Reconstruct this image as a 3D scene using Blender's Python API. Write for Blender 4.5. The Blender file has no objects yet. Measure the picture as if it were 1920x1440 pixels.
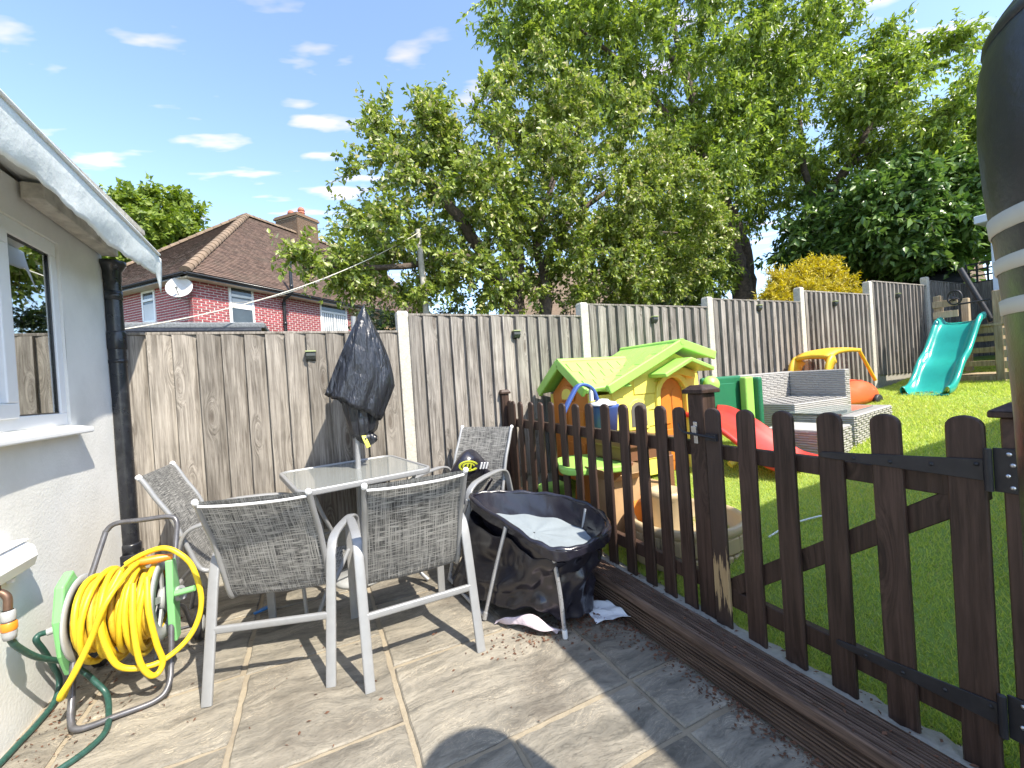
import bpy, bmesh, math, random
import numpy as np
from mathutils import Vector, Matrix
random.seed(7); rng = np.random.default_rng(11)
S = bpy.context.scene
COL = S.collection
rad = math.radians
# ------------------------------------------------------------------ camera
H = 1.35
cam_d = bpy.data.cameras.new('camera'); cam = bpy.data.objects.new('camera', cam_d); COL.objects.link(cam)
cam_d.sensor_width = 36.0; cam_d.lens = 785.0 / 1920.0 * 36.0; cam_d.clip_start = 0.02; cam_d.clip_end = 2000
YAW, ROLL, TILT = rad(25.4), rad(3.8), rad(-0.35)
fw = Vector((math.sin(YAW) * math.cos(TILT), math.cos(YAW) * math.cos(TILT), math.sin(TILT)))
rt = Vector((math.cos(YAW), -math.sin(YAW), 0)); up = rt.cross(fw)
cx = rt * math.cos(ROLL) - up * math.sin(ROLL)
cy = rt * math.sin(ROLL) + up * math.cos(ROLL)
M = Matrix((cx, cy, -fw)).transposed().to_4x4(); M.translation = (0, 0, H)
cam.matrix_world = M
S.camera = cam
S.render.resolution_x, S.render.resolution_y = 1024, 768
# ------------------------------------------------------------------ light
SUN_EL, SUN_AZ = 51.0, -22.5           # shadows fall towards azimuth SUN_AZ (0 = +Y)
sd = bpy.data.lights.new('sun', 'SUN'); sd.energy = 3.3; sd.angle = rad(0.55); sd.color = (1.0, 0.925, 0.80)
so = bpy.data.objects.new('sun', sd); COL.objects.link(so)
dirv = Vector((math.sin(rad(SUN_AZ)) * math.cos(rad(SUN_EL)), math.cos(rad(SUN_AZ)) * math.cos(rad(SUN_EL)), -math.sin(rad(SUN_EL))))
so.rotation_euler = dirv.to_track_quat('-Z', 'Y').to_euler(); so.location = (5, -12, 15)
W = bpy.data.worlds.new('World'); S.world = W; W.use_nodes = True
nt = W.node_tree; nt.nodes.clear()
def WN(t, **k):
    n = nt.nodes.new(t)
    for a, b in k.items(): setattr(n, a, b)
    return n
sky = WN('ShaderNodeTexSky'); sky.sky_type = 'NISHITA'; sky.sun_disc = False
sky.sun_elevation = rad(SUN_EL); sky.sun_rotation = rad(180 + SUN_AZ); sky.altitude = 50; sky.air_density = 1.0; sky.dust_density = 0.6; sky.ozone_density = 1.6
bg = WN('ShaderNodeBackground'); bg.inputs[1].default_value = 0.15
wo = WN('ShaderNodeOutputWorld')
# thin fair-weather clouds laid over the sky on a plane high above
tc = WN('ShaderNodeTexCoord'); sep = WN('ShaderNodeSeparateXYZ'); nt.links.new(tc.outputs['Generated'], sep.inputs[0])
def WM(op, a, b=None):
    n = WN('ShaderNodeMath', operation=op)
    for i, v in enumerate((a, b)):
        if v is None: continue
        if isinstance(v, (int, float)): n.inputs[i].default_value = v
        else: nt.links.new(v, n.inputs[i])
    return n.outputs[0]
az = WM('ARCTAN2', sep.outputs[0], sep.outputs[1]); el = WM('ARCSINE', sep.outputs[2])
zc = WM('MAXIMUM', sep.outputs[2], 0.06); px_ = WM('DIVIDE', sep.outputs[0], zc); py_ = WM('DIVIDE', sep.outputs[1], zc)   # a flat cloud sheet overhead
ca_ = WM('ADD', WM('MULTIPLY', px_, 0.903), WM('MULTIPLY', py_, -0.429)); cb_ = WM('ADD', WM('MULTIPLY', px_, 0.429), WM('MULTIPLY', py_, 0.903))
comb = WN('ShaderNodeCombineXYZ'); nt.links.new(WM('MULTIPLY', ca_, 2.6), comb.inputs[0]); nt.links.new(WM('MULTIPLY', cb_, 6.0), comb.inputs[1]); comb.inputs[2].default_value = 2.2
no = WN('ShaderNodeTexNoise'); no.inputs['Scale'].default_value = 1.25; no.inputs['Detail'].default_value = 4; no.inputs['Roughness'].default_value = 0.42
nt.links.new(comb.outputs[0], no.inputs['Vector'])
cr = WN('ShaderNodeValToRGB'); cr.color_ramp.elements[0].position = 0.57; cr.color_ramp.elements[1].position = 0.74
nt.links.new(no.outputs['Fac'], cr.inputs[0])
lo = WN('ShaderNodeMapRange'); lo.inputs[1].default_value = 0.10; lo.inputs[2].default_value = 0.30; nt.links.new(el, lo.inputs[0])
hi = WN('ShaderNodeMapRange'); hi.inputs[1].default_value = 0.95; hi.inputs[2].default_value = 0.6; nt.links.new(el, hi.inputs[0])
fac = WM('MULTIPLY', WM('MULTIPLY', cr.outputs[0], lo.outputs[0]), hi.outputs[0]); fac = WM('MULTIPLY', fac, 0.75)
mix = WN('ShaderNodeMix', data_type='RGBA'); nt.links.new(fac, mix.inputs[0])
hs = WN('ShaderNodeHueSaturation'); hs.inputs['Saturation'].default_value = 0.98; hs.inputs['Value'].default_value = 1.0
nt.links.new(sky.outputs[0], hs.inputs['Color'])
nt.links.new(hs.outputs[0], mix.inputs[6]); mix.inputs[7].default_value = (4.3, 3.5, 4.0, 1)
nt.links.new(mix.outputs[2], bg.inputs[0]); nt.links.new(bg.outputs[0], wo.inputs[0])
vs = S.view_settings; S.display_settings.display_device = 'sRGB'
vs.view_transform = 'Standard'; vs.look = 'None'; vs.gamma = 1; vs.use_curve_mapping = False; vs.exposure = 1.48
S.cycles.max_bounces = 8; S.cycles.transparent_max_bounces = 12
S.cycles.use_denoising = True

# ------------------------------------------------------------------ mesh helpers
class MB:
    def __init__(s): s.v = []; s.f = []; s.sm = []
    def add(s, vs, fs, smooth=False):
        o = len(s.v); s.v.extend([tuple(p) for p in vs])
        s.f.extend([tuple(i + o for i in f) for f in fs]); s.sm.extend([smooth] * len(fs)); return s
def V(*a): return Vector(a)
def box(mb, lo, hi):
    x0, y0, z0 = lo; x1, y1, z1 = hi
    mb.add([(x0, y0, z0), (x1, y0, z0), (x1, y1, z0), (x0, y1, z0), (x0, y0, z1), (x1, y0, z1), (x1, y1, z1), (x0, y1, z1)],
           [(3, 2, 1, 0), (4, 5, 6, 7), (0, 1, 5, 4), (1, 2, 6, 5), (2, 3, 7, 6), (3, 0, 4, 7)]); return mb
def obox(mb, c, u, v, w, su, sv, sw):
    c = Vector(c); u = Vector(u).normalized() * su / 2; v = Vector(v).normalized() * sv / 2; w = Vector(w).normalized() * sw / 2
    mb.add([c - u - v - w, c + u - v - w, c + u + v - w, c - u + v - w, c - u - v + w, c + u - v + w, c + u + v + w, c - u + v + w],
           [(3, 2, 1, 0), (4, 5, 6, 7), (0, 1, 5, 4), (1, 2, 6, 5), (2, 3, 7, 6), (3, 0, 4, 7)]); return mb
def bar(mb, p, q, w, h, upv=(0, 0, 1)):
    p = Vector(p); q = Vector(q); d = q - p; L = d.length; d.normalize()
    s = d.cross(Vector(upv))
    if s.length < 1e-4: s = d.cross(Vector((0, 1, 0)))
    s.normalize(); n = s.cross(d)
    return obox(mb, (p + q) / 2, d, s, n, L, w, h)
def spline(pts, n=8, closed=False):
    P = [Vector(p) for p in pts]; out = []; N = len(P)
    rngi = range(N) if closed else range(N - 1)
    for i in rngi:
        if closed: a, b, c, d = P[(i - 1) % N], P[i], P[(i + 1) % N], P[(i + 2) % N]
        else: a, b, c, d = P[max(i - 1, 0)], P[i], P[i + 1], P[min(i + 2, N - 1)]
        for k in range(n):
            t = k / n
            out.append(0.5 * ((2 * b) + (c - a) * t + (2 * a - 5 * b + 4 * c - d) * t * t + (3 * b - a - 3 * c + d) * t ** 3))
    if not closed: out.append(P[-1])
    return out
def tube(mb, pts, r, n=8, closed=False, flat=None, hint=None, caps=True):
    """swept tube; r number or list; flat=(a,b): cross-section half sizes along side and normal"""
    P = [Vector(p) for p in pts]; N = len(P); vs = []; fs = []
    side = None
    for i in range(N):
        if closed: t = P[(i + 1) % N] - P[i - 1]
        else: t = P[min(i + 1, N - 1)] - P[max(i - 1, 0)]
        if t.length < 1e-9: t = Vector((0, 0, 1))
        t.normalize()
        if hint is not None: side = Vector(hint) - t * t.dot(Vector(hint))
        elif side is None:
            side = t.cross(Vector((0, 0, 1)))
            if side.length < 0.1: side = t.cross(Vector((1, 0, 0)))
        else: side = side - t * t.dot(side)
        side.normalize(); nn = t.cross(side)
        ri = r[i] if isinstance(r, (list, tuple, np.ndarray)) else r
        for k in range(n):
            a = 2 * math.pi * (k + .5) / n
            if flat:
                ca, sa = math.cos(a), math.sin(a); e = 0.45
                ox = flat[0] * math.copysign(abs(ca) ** e, ca); oy = flat[1] * math.copysign(abs(sa) ** e, sa)
            else: ox, oy = ri * math.cos(a), ri * math.sin(a)
            vs.append(P[i] + side * ox + nn * oy)
    for i in range(N if closed else N - 1):
        j = (i + 1) % N
        for k in range(n):
            l = (k + 1) % n
            fs.append((i * n + k, i * n + l, j * n + l, j * n + k))
    mb.add(vs, fs, True)
    if caps and not closed:
        mb.add(vs[:n], [tuple(range(n - 1, -1, -1))]); mb.add(vs[-n:], [tuple(range(n))])
    return mb
def lathe(mb, prof, n=24, c=(0, 0, 0), ax=(0, 0, 1), a0=0, a1=2 * math.pi, smooth=True):
    ax = Vector(ax).normalized(); u = ax.cross(Vector((0, 1, 0)))
    if u.length < .1: u = ax.cross(Vector((1, 0, 0)))
    u.normalize(); w = ax.cross(u); c = Vector(c); full = abs(a1 - a0 - 2 * math.pi) < 1e-6
    m = n if full else n + 1; vs = []; fs = []
    for (r, z) in prof:
        for k in range(m):
            a = a0 + (a1 - a0) * k / n
            vs.append(c + ax * z + (u * math.cos(a) + w * math.sin(a)) * r)
    for i in range(len(prof) - 1):
        for k in range(n):
            l = (k + 1) % m
            fs.append((i * m + k, i * m + l, (i + 1) * m + l, (i + 1) * m + k))
    mb.add(vs, fs, smooth); return mb
def prism(mb, poly, o, u, v, w):
    """polygon poly [(a,b)] in plane o + a*u + b*v, extruded by vector w"""
    o = Vector(o); u = Vector(u); v = Vector(v); w = Vector(w); n = len(poly)
    A = [o + u * a + v * b for a, b in poly]; B = [p + w for p in A]
    fl = u.cross(v).dot(w) > 0
    fs = [tuple(range(n - 1, -1, -1)), tuple(range(n, 2 * n))] + [(i, (i + 1) % n, n + (i + 1) % n, n + i) for i in range(n)]
    if not fl: fs = [tuple(reversed(f)) for f in fs]
    mb.add(A + B, fs); return mb
def grid(mb, rows, smooth=True, close=False):
    n, m = len(rows), len(rows[0]); vs = [p for r in rows for p in r]; fs = []
    for i in range(n - 1):
        for k in range(m if close else m - 1):
            l = (k + 1) % m; fs.append((i * m + k, i * m + l, (i + 1) * m + l, (i + 1) * m + k))
    mb.add(vs, fs, smooth); return mb
def mesh_of(mb, name, mat=None, off=None):
    me = bpy.data.meshes.new(name)
    vs = mb.v if off is None else [(p[0] - off[0], p[1] - off[1], p[2] - off[2]) for p in mb.v]
    me.from_pydata(vs, [], mb.f); me.polygons.foreach_set('use_smooth', mb.sm)
    if mat: me.materials.append(mat)
    me.update(); return me
WL = {}
def wloc(o):
    return WL.get(o.name, Vector((0, 0, 0)))
def put(name, me, parent=None, loc=None):
    o = bpy.data.objects.new(name, me); COL.objects.link(o)
    if parent: o.parent = parent
    if loc is not None: o.location = loc
    return o
def obj(name, mb, mat, parent=None, local=False, bev=0, seg=1, kind=None, sub=0, solid=0):
    """one mesh object; vertices in world space unless local"""
    off = None
    if parent is not None and not local: off = wloc(parent)
    o = put(name, mesh_of(mb, name, mat, off), parent)
    if parent is not None and not local: WL[o.name] = off
    if solid:
        m = o.modifiers.new('solid', 'SOLIDIFY'); m.thickness = solid; m.offset = 0
    if sub:
        m = o.modifiers.new('sub', 'SUBSURF'); m.levels = m.render_levels = sub
    if bev:
        m = o.modifiers.new('bevel', 'BEVEL'); m.width = bev; m.segments = seg; m.limit_method = 'ANGLE'; m.angle_limit = rad(40)
    if kind: o['kind'] = kind
    return o
def tag(o, label, cat, group=None):
    o['label'] = label; o['category'] = cat
    if group: o['group'] = group
    return o
def thing(name, label, cat, loc=(0, 0, 0), rz=0, group=None):
    o = bpy.data.objects.new(name, None); COL.objects.link(o); o.location = loc; o.rotation_euler = (0, 0, rz)
    o.empty_display_size = .1
    WL[o.name] = Vector(loc)
    return tag(o, label, cat, group)
def copy_tree(o, parent=None):
    c = o.copy(); COL.objects.link(c)
    if parent: c.parent = parent
    for ch in list(o.children): copy_tree(ch, c)
    return c
def struct(name, mb, mat, **k): return obj(name, mb, mat, kind='structure', **k)

# ------------------------------------------------------------------ materials
def nmat(name):
    m = bpy.data.materials.new(name); m.use_nodes = True; t = m.node_tree; t.nodes.clear()
    out = t.nodes.new('ShaderNodeOutputMaterial'); p = t.nodes.new('ShaderNodeBsdfPrincipled'); t.links.new(p.outputs[0], out.inputs[0])
    return m, t, p, out
class G:
    """tiny node-graph helper"""
    def __init__(s, t): s.t = t
    def n(s, ty, **k):
        x = s.t.nodes.new(ty)
        for a, b in k.items(): setattr(x, a, b)
        return x
    def l(s, a, b):
        if isinstance(a, (int, float)): b.default_value = a
        elif isinstance(a, tuple): b.default_value = a if len(a) != 3 or len(b.default_value) == 3 else (*a, 1)
        else: s.t.links.new(a, b)
    def math(s, op, a, b=0, c=None):
        x = s.n('ShaderNodeMath', operation=op); s.l(a, x.inputs[0]); s.l(b, x.inputs[1])
        if c is not None: s.l(c, x.inputs[2])
        return x.outputs[0]
    def mix(s, f, a, b, mode='MIX'):
        x = s.n('ShaderNodeMix', data_type='RGBA', blend_type=mode); s.l(f, x.inputs[0]); s.l(a, x.inputs[6]); s.l(b, x.inputs[7]); return x.outputs[2]
    def noise(s, vec, scale, detail=4, rough=.5, dist=0):
        x = s.n('ShaderNodeTexNoise'); s.l(vec, x.inputs['Vector']); x.inputs['Scale'].default_value = scale; x.inputs['Detail'].default_value = detail
        x.inputs['Roughness'].default_value = rough; x.inputs['Distortion'].default_value = dist; return x.outputs['Fac']
    def ramp(s, f, a, b, interp='LINEAR'):
        x = s.n('ShaderNodeMapRange', interpolation_type=interp); s.l(f, x.inputs[0]); x.inputs[1].default_value = a; x.inputs[2].default_value = b; return x.outputs[0]
    def coord(s, which='Object', scale=(1, 1, 1), rand=True):
        c = s.n('ShaderNodeTexCoord'); m = s.n('ShaderNodeMapping'); s.l(c.outputs[which], m.inputs[0]); m.inputs['Scale'].default_value = scale
        if rand:
            oi = s.n('ShaderNodeObjectInfo'); k = s.n('ShaderNodeVectorMath', operation='SCALE'); k.inputs[0].default_value = (37.1, 53.7, 91.3); s.l(oi.outputs['Random'], k.inputs['Scale'])
            a = s.n('ShaderNodeVectorMath', operation='ADD'); s.l(m.outputs[0], a.inputs[0]); s.l(k.outputs[0], a.inputs[1]); return a.outputs[0]
        return m.outputs[0]
    def rnd(s): return s.n('ShaderNodeObjectInfo').outputs['Random']
    def bump(s, h, strength, dist, p):
        b = s.n('ShaderNodeBump'); b.inputs['Strength'].default_value = strength; b.inputs['Distance'].default_value = dist; s.l(h, b.inputs['Height']); s.l(b.outputs[0], p.inputs['Normal']); return b
def sc(c, k): return tuple(min(1, x * k) for x in c[:3])
def mat(name, col, rough=.6, metal=0, nscale=9, var=.15, bump=0, bscale=60, bdist=.01, rand=0, spec=.5, dirt=0, dcol=(.12, .09, .06), dscale=3, coat=0, sheen=0):
    m, t, p, out = nmat(name); g = G(t); v = g.coord()
    f = g.noise(v, nscale, 5, .6)
    c = g.mix(g.ramp(f, .3, .7), sc(col, 1 - var), sc(col, 1 + var))
    if rand:
        h = g.n('ShaderNodeHueSaturation'); g.l(g.math('MULTIPLY_ADD', g.rnd(), 2 * rand, 1 - rand), h.inputs['Value']); g.l(c, h.inputs['Color']); c = h.outputs[0]
    if dirt:
        d = g.noise(v, dscale, 6, .65); c = g.mix(g.math('MULTIPLY', g.ramp(d, .48, .75), dirt), c, dcol)
    g.l(c, p.inputs['Base Color']); p.inputs['Roughness'].default_value = rough; p.inputs['Metallic'].default_value = metal
    p.inputs['Specular IOR Level'].default_value = spec
    if coat: p.inputs['Coat Weight'].default_value = coat
    rr = g.noise(v, nscale * 2.3, 3); g.l(g.math('MULTIPLY_ADD', rr, .25, rough - .12), p.inputs['Roughness'])
    if bump: g.bump(g.noise(v, bscale, 5, .6), bump, bdist, p)
    return m
def wood(name, a, b, grain=(70, 70, 3), knots=True, bump=.5, rand=.18, rough=.75, dark=(.08, .06, .045), kscale=(6, 6, 1.6), wear=0, wcol=(.4, .3, .18), gloss=.3, streak=.35):
    m, t, p, out = nmat(name); g = G(t); v = g.coord('Object', (1, 1, 1))
    def vm(op, x, y):
        k = g.n('ShaderNodeVectorMath', operation=op); g.l(x, k.inputs[0])
        if isinstance(y, tuple): k.inputs[1].default_value = y
        else: g.l(y, k.inputs[1])
        return k.outputs[0]
    kn = None
    if knots:
        vo = g.n('ShaderNodeTexVoronoi'); g.l(vm('MULTIPLY', v, kscale), vo.inputs['Vector']); vo.inputs['Scale'].default_value = 1; vo.inputs['Randomness'].default_value = 1
        kn = vo.outputs['Distance']; kmask = g.ramp(kn, .34, .0, 'SMOOTHSTEP')
        cm = g.n('ShaderNodeCombineXYZ'); g.l(g.math('MULTIPLY', kmask, .09), cm.inputs[0]); g.l(g.math('MULTIPLY', kmask, .09), cm.inputs[1]); v2 = vm('ADD', v, cm.outputs[0])
    else: v2 = v
    gv = vm('MULTIPLY', v2, grain)
    f1 = g.noise(gv, 1, 6, .62, .6); f2 = g.noise(vm('MULTIPLY', v2, tuple(x * 3.1 for x in grain)), 1, 3, .6); f3 = g.noise(v, 2.2, 4, .6)
    c = g.mix(g.ramp(f1, .38, .63), a, b)
    c = g.mix(g.math('MULTIPLY', g.ramp(f2, .52, .72), streak), c, dark)
    c = g.mix(g.math('MULTIPLY', g.ramp(f3, .45, .7), .35), c, sc(b, 1.12))
    if knots:
        ring = g.ramp(kn, .15, .06, 'SMOOTHSTEP'); core = g.ramp(kn, .06, .03, 'SMOOTHSTEP')
        f4 = g.noise(vm('MULTIPLY', v2, tuple(x * 1.7 for x in grain)), 1, 4, .7); c = g.mix(g.math('MULTIPLY', g.ramp(f4, .60, .72), .5), c, sc(b, 1.55)); c = g.mix(g.math('MULTIPLY', ring, .7), c, dark); c = g.mix(g.math('MULTIPLY', core, .5), c, sc(b, .9))
    if wear:
        wf = g.noise(vm('MULTIPLY', v, (30, 30, 2.2)), 1, 5, .6); c = g.mix(g.math('MULTIPLY', g.ramp(wf, .6, .66), wear), c, wcol)
    h = g.n('ShaderNodeHueSaturation'); g.l(g.math('MULTIPLY_ADD', g.rnd(), 2 * rand, 1 - rand), h.inputs['Value']); g.l(c, h.inputs['Color'])
    g.l(h.outputs[0], p.inputs['Base Color']); p.inputs['Roughness'].default_value = rough; p.inputs['Specular IOR Level'].default_value = gloss
    hh = g.math('ADD', g.math('MULTIPLY', f1, .6), g.math('MULTIPLY', f2, .4))
    if knots: hh = g.math('SUBTRACT', hh, g.math('MULTIPLY', g.ramp(kn, .12, .03), .4))
    g.bump(hh, bump, .004, p); return m
def leafmat(name, a, b, trans=.35, rough=.42, c3=None):
    m = bpy.data.materials.new(name); m.use_nodes = True; t = m.node_tree; t.nodes.clear(); g = G(t)
    out = g.n('ShaderNodeOutputMaterial'); p = g.n('ShaderNodeBsdfPrincipled'); tr = g.n('ShaderNodeBsdfTranslucent'); mx = g.n('ShaderNodeMixShader')
    at = g.n('ShaderNodeAttribute'); at.attribute_name = 'rnd'; c = g.mix(at.outputs['Fac'], a, b)
    if c3: c = g.mix(g.ramp(at.outputs['Fac'], .9, .93), c, c3)
    g.l(c, p.inputs['Base Color']); p.inputs['Roughness'].default_value = rough
    h = g.n('ShaderNodeHueSaturation'); h.inputs['Value'].default_value = 1.5; h.inputs['Saturation'].default_value = 1.1; g.l(c, h.inputs['Color']); g.l(h.outputs[0], tr.inputs[0])
    mx.inputs[0].default_value = trans; g.l(p.outputs[0], mx.inputs[1]); g.l(tr.outputs[0], mx.inputs[2]); g.l(mx.outputs[0], out.inputs[0]); return m

MAT = {}
MAT['fence'] = wood('weathered_fence', (.125, .110, .092), (.32, .29, .25), grain=(48, 48, 2.2), rand=.24, bump=.9, streak=.6)
MAT['fence_grey'] = wood('weathered_fence_grey', (.115, .104, .09), (.325, .298, .265), grain=(55, 55, 2.6), rand=.26, bump=.9, streak=.6)
MAT['picket'] = wood('dark_stain', (.030, .017, .012), (.076, .045, .034), grain=(50, 50, 2.5), rand=.2, bump=.55, rough=.5, dark=(.008, .005, .004), gloss=.35)
MAT['picket_worn'] = wood('dark_stain_worn', (.030, .017, .012), (.076, .045, .034), grain=(50, 50, 2.5), rand=.2, bump=.55, rough=.55, dark=(.008, .005, .004), wear=0)
MAT['deck'] = wood('deck_timber', (.07, .045, .034), (.20, .135, .10), grain=(60, 2.5, 60), knots=False, rand=.1, bump=.7, rough=.7, dark=(.018, .012, .009), streak=.75)
MAT['platform'] = wood('platform_timber', (.30, .23, .14), (.46, .37, .25), grain=(40, 40, 3), rand=.15, bump=.4)
MAT['bark'] = mat('bark', (.10, .075, .058), .9, nscale=14, var=.45, bump=.9, bscale=18, bdist=.03)
MAT['conc'] = mat('concrete', (.34, .32, .275), .9, nscale=30, var=.18, bump=.6, bscale=120, bdist=.004, dirt=.5, dcol=(.22, .20, .16), dscale=6)
MAT['postconc'] = mat('post_concrete', (.50, .47, .40), .9, nscale=60, var=.22, bump=.7, bscale=160, bdist=.004, dirt=.45, dcol=(.25, .23, .19), dscale=14)
MAT['render'] = mat('painted_render', (.76, .755, .72), .8, nscale=2.2, var=.05, bump=.35, bscale=70, bdist=.006, dirt=.38, dcol=(.50, .50, .46), dscale=1.9)
MAT['white'] = mat('white_plastic', (.80, .81, .82), .35, nscale=4, var=.03, dirt=.12, dcol=(.5, .5, .48), dscale=5)
MAT['metal'] = mat('grey_powdercoat', (.30, .305, .31), .4, metal=.25, nscale=20, var=.06, dirt=.2, dcol=(.3, .29, .27), dscale=12)
MAT['blackp'] = mat('black_pipe', (.012, .013, .017), .3, nscale=10, var=.3, dirt=.25, dcol=(.10, .11, .11), dscale=14, spec=.6)
MAT['iron'] = mat('black_iron', (.018, .018, .022), .5, nscale=20, var=.3, dirt=.2, dcol=(.06, .05, .045), dscale=20)
MAT['screw'] = mat('bright_screw', (.6, .6, .6), .3, metal=.9)
MAT['soil'] = mat('soil', (.13, .10, .07), .95, nscale=5, var=.4, bump=.8, bscale=40, bdist=.03)
MAT['litter'] = mat('leaf_litter', (.13, .062, .036), .9, nscale=30, var=.5)
# ================================================================== SETTING
LP = [(1.5, .10), (1.70, .12), (2.0, .20), (2.3, .28), (3.0, .40), (3.8, .47), (5.6, .56), (6.5, .65), (7.75, .78), (9, .87), (10.6, 1.07), (14, 1.4), (40, 3)]
def lz(x): return float(np.interp(x, [a for a, b in LP], [b for a, b in LP]))
# --- wide ground
m, t, p, _ = nmat('ground_grass'); g = G(t); v = g.coord('Object', rand=False)
g.l(g.mix(g.noise(v, .6, 6), (.05, .07, .025), (.11, .10, .055)), p.inputs['Base Color']); p.inputs['Roughness'].default_value = .95
MAT['ground'] = m
mb = MB(); xs = [-400, -60, -20, -8, -4, 0, 2, 4, 6, 8, 10, 12, 14, 20, 40, 100, 400]; ys = [-400, -60, -20, 3.83, 3.86, 5, 8, 12, 20, 40, 100, 400]
def gz(x, y): return -.06 if y < 3.84 else max(0, min(1.3, .1 * (x - 1.5))) - .02 - (0 if y < 9 else min(1.5, .12 * (y - 9)))
grid(mb, [[(x, y, gz(x, y)) for x in xs] for y in ys])
struct('ground', mb, MAT['ground'])

# --- patio: mortar bed and riven slabs
m, t, p, _ = nmat('mortar'); g = G(t); v = g.coord(rand=False)
f = g.noise(v, 30, 6, .65); c = g.mix(f, (.24, .20, .14), (.42, .36, .265)); c = g.mix(g.math('MULTIPLY', g.ramp(g.noise(v, 4, 5), .5, .7), .55), c, (.20, .165, .125))
g.l(c, p.inputs['Base Color']); p.inputs['Roughness'].default_value = .95; g.bump(g.noise(v, 90, 6, .7), .8, .006, p); MAT['mortar'] = m
m, t, p, _ = nmat('riven_sandstone'); g = G(t); v = g.coord('Object', rand=True)
def stretch(vec, s3):
    k = g.n('ShaderNodeVectorMath', operation='MULTIPLY'); g.l(vec, k.inputs[0]); k.inputs[1].default_value = s3; return k.outputs[0]
dn = g.n('ShaderNodeTexNoise'); g.l(v, dn.inputs['Vector']); dn.inputs['Scale'].default_value = 2.4; dn.inputs['Detail'].default_value = 4
dv = g.n('ShaderNodeVectorMath', operation='MULTIPLY_ADD'); g.l(dn.outputs['Color'], dv.inputs[0]); dv.inputs[1].default_value = (.30, .30, 0); g.l(v, dv.inputs[2])
sv = stretch(dv.outputs[0], (2.2, 13, 6)); hf = g.noise(sv, 1, 8, .64, .4); fine = g.noise(stretch(v, (26, 50, 30)), 1, 5, .65); blot = g.noise(v, 2.1, 5, .6)
c = g.mix(g.ramp(hf, .33, .67), (.12, .112, .094), (.34, .308, .25))
c = g.mix(g.math('MULTIPLY', g.ramp(blot, .42, .68), .55), c, (.20, .185, .155))
# thin pale lips where the layers break: narrow bands of the height field
for k0, wd, am in ((.47, .008, .7), (.53, .008, .7), (.59, .009, .8), (.41, .006, .5)):
    e = g.math('SUBTRACT', 1, g.ramp(g.math('ABSOLUTE', g.math('SUBTRACT', hf, k0)), 0, wd)); gate = g.ramp(g.noise(v, 5, 3), .42, .6)
    c = g.mix(g.math('MULTIPLY', g.math('MULTIPLY', e, gate), am), c, (.52, .45, .34))
c = g.mix(g.math('MULTIPLY', g.ramp(fine, .5, .75), .3), c, (.40, .35, .27)); c = g.mix(g.math('MULTIPLY', g.ramp(fine, .42, .25), .4), c, (.07, .062, .05))
st = g.noise(v, 1.3, 6, .7); c = g.mix(g.math('MULTIPLY', g.ramp(st, .52, .70), .65), c, (.085, .07, .055))
h = g.n('ShaderNodeHueSaturation'); g.l(g.math('MULTIPLY_ADD', g.rnd(), .25, .88), h.inputs['Value']); h.inputs['Saturation'].default_value = 1.0; g.l(c, h.inputs['Color']); g.l(h.outputs[0], p.inputs['Base Color'])
p.inputs['Roughness'].default_value = .72; p.inputs['Specular IOR Level'].default_value = .3
st_ = g.n('ShaderNodeMath', operation='SNAP'); g.l(hf, st_.inputs[0]); st_.inputs[1].default_value = .06
hh = g.math('ADD', g.math('ADD', g.math('MULTIPLY', hf, .5), g.math('MULTIPLY', st_.outputs[0], .9)), g.math('MULTIPLY', fine, .25)); g.bump(hh, 1.0, .015, p)
MAT['slab'] = m
patio = bpy.data.objects.new('patio', None); COL.objects.link(patio); patio['kind'] = 'structure'; WL['patio'] = Vector((0, 0, 0))
mb = MB(); grid(mb, [[(x, y, -.010) for x in np.linspace(-1.3, 1.5, 8)] for y in np.linspace(-2.0, 3.85, 12)]); obj('mortar_bed', mb, MAT['mortar'], patio)
slabs = [(.27, 1.17, 1.48, 2.115), (-.37, .25, 1.77, 2.44), (.61, 1.17, 1.18, 1.46), (1.19, 1.455, 1.18, 1.47), (1.19, 1.455, 1.49, 2.10), (.27, .59, .88, 1.46), (.61, 1.17, .56, 1.16), (1.19, 1.455, .56, 1.16),
         (-.37, .25, 1.12, 1.75), (-1.0, -.39, 1.4, 1.99), (-1.0, -.39, 2.01, 2.46), (-.39, .25, 2.46, 3.08), (.27, .86, 2.135, 2.78), (.88, 1.455, 2.12, 2.72), (-1.0, -.41, 2.48, 3.1),
         (.27, .86, 2.80, 3.74), (.88, 1.455, 2.74, 3.74), (-.39, .25, 3.10, 3.74), (-1.2, -.41, 3.12, 3.74), (-1.0, -.39, .6, 1.38), (-.37, .25, .3, 1.10), (.27, 1.17, -.2, .54), (1.19, 1.455, -.2, .54), (.27, .59, .56, .86), (-1.2, -1.02, 1.4, 3.1), (-1.2, -1.02, .4, 1.38)]
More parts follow.
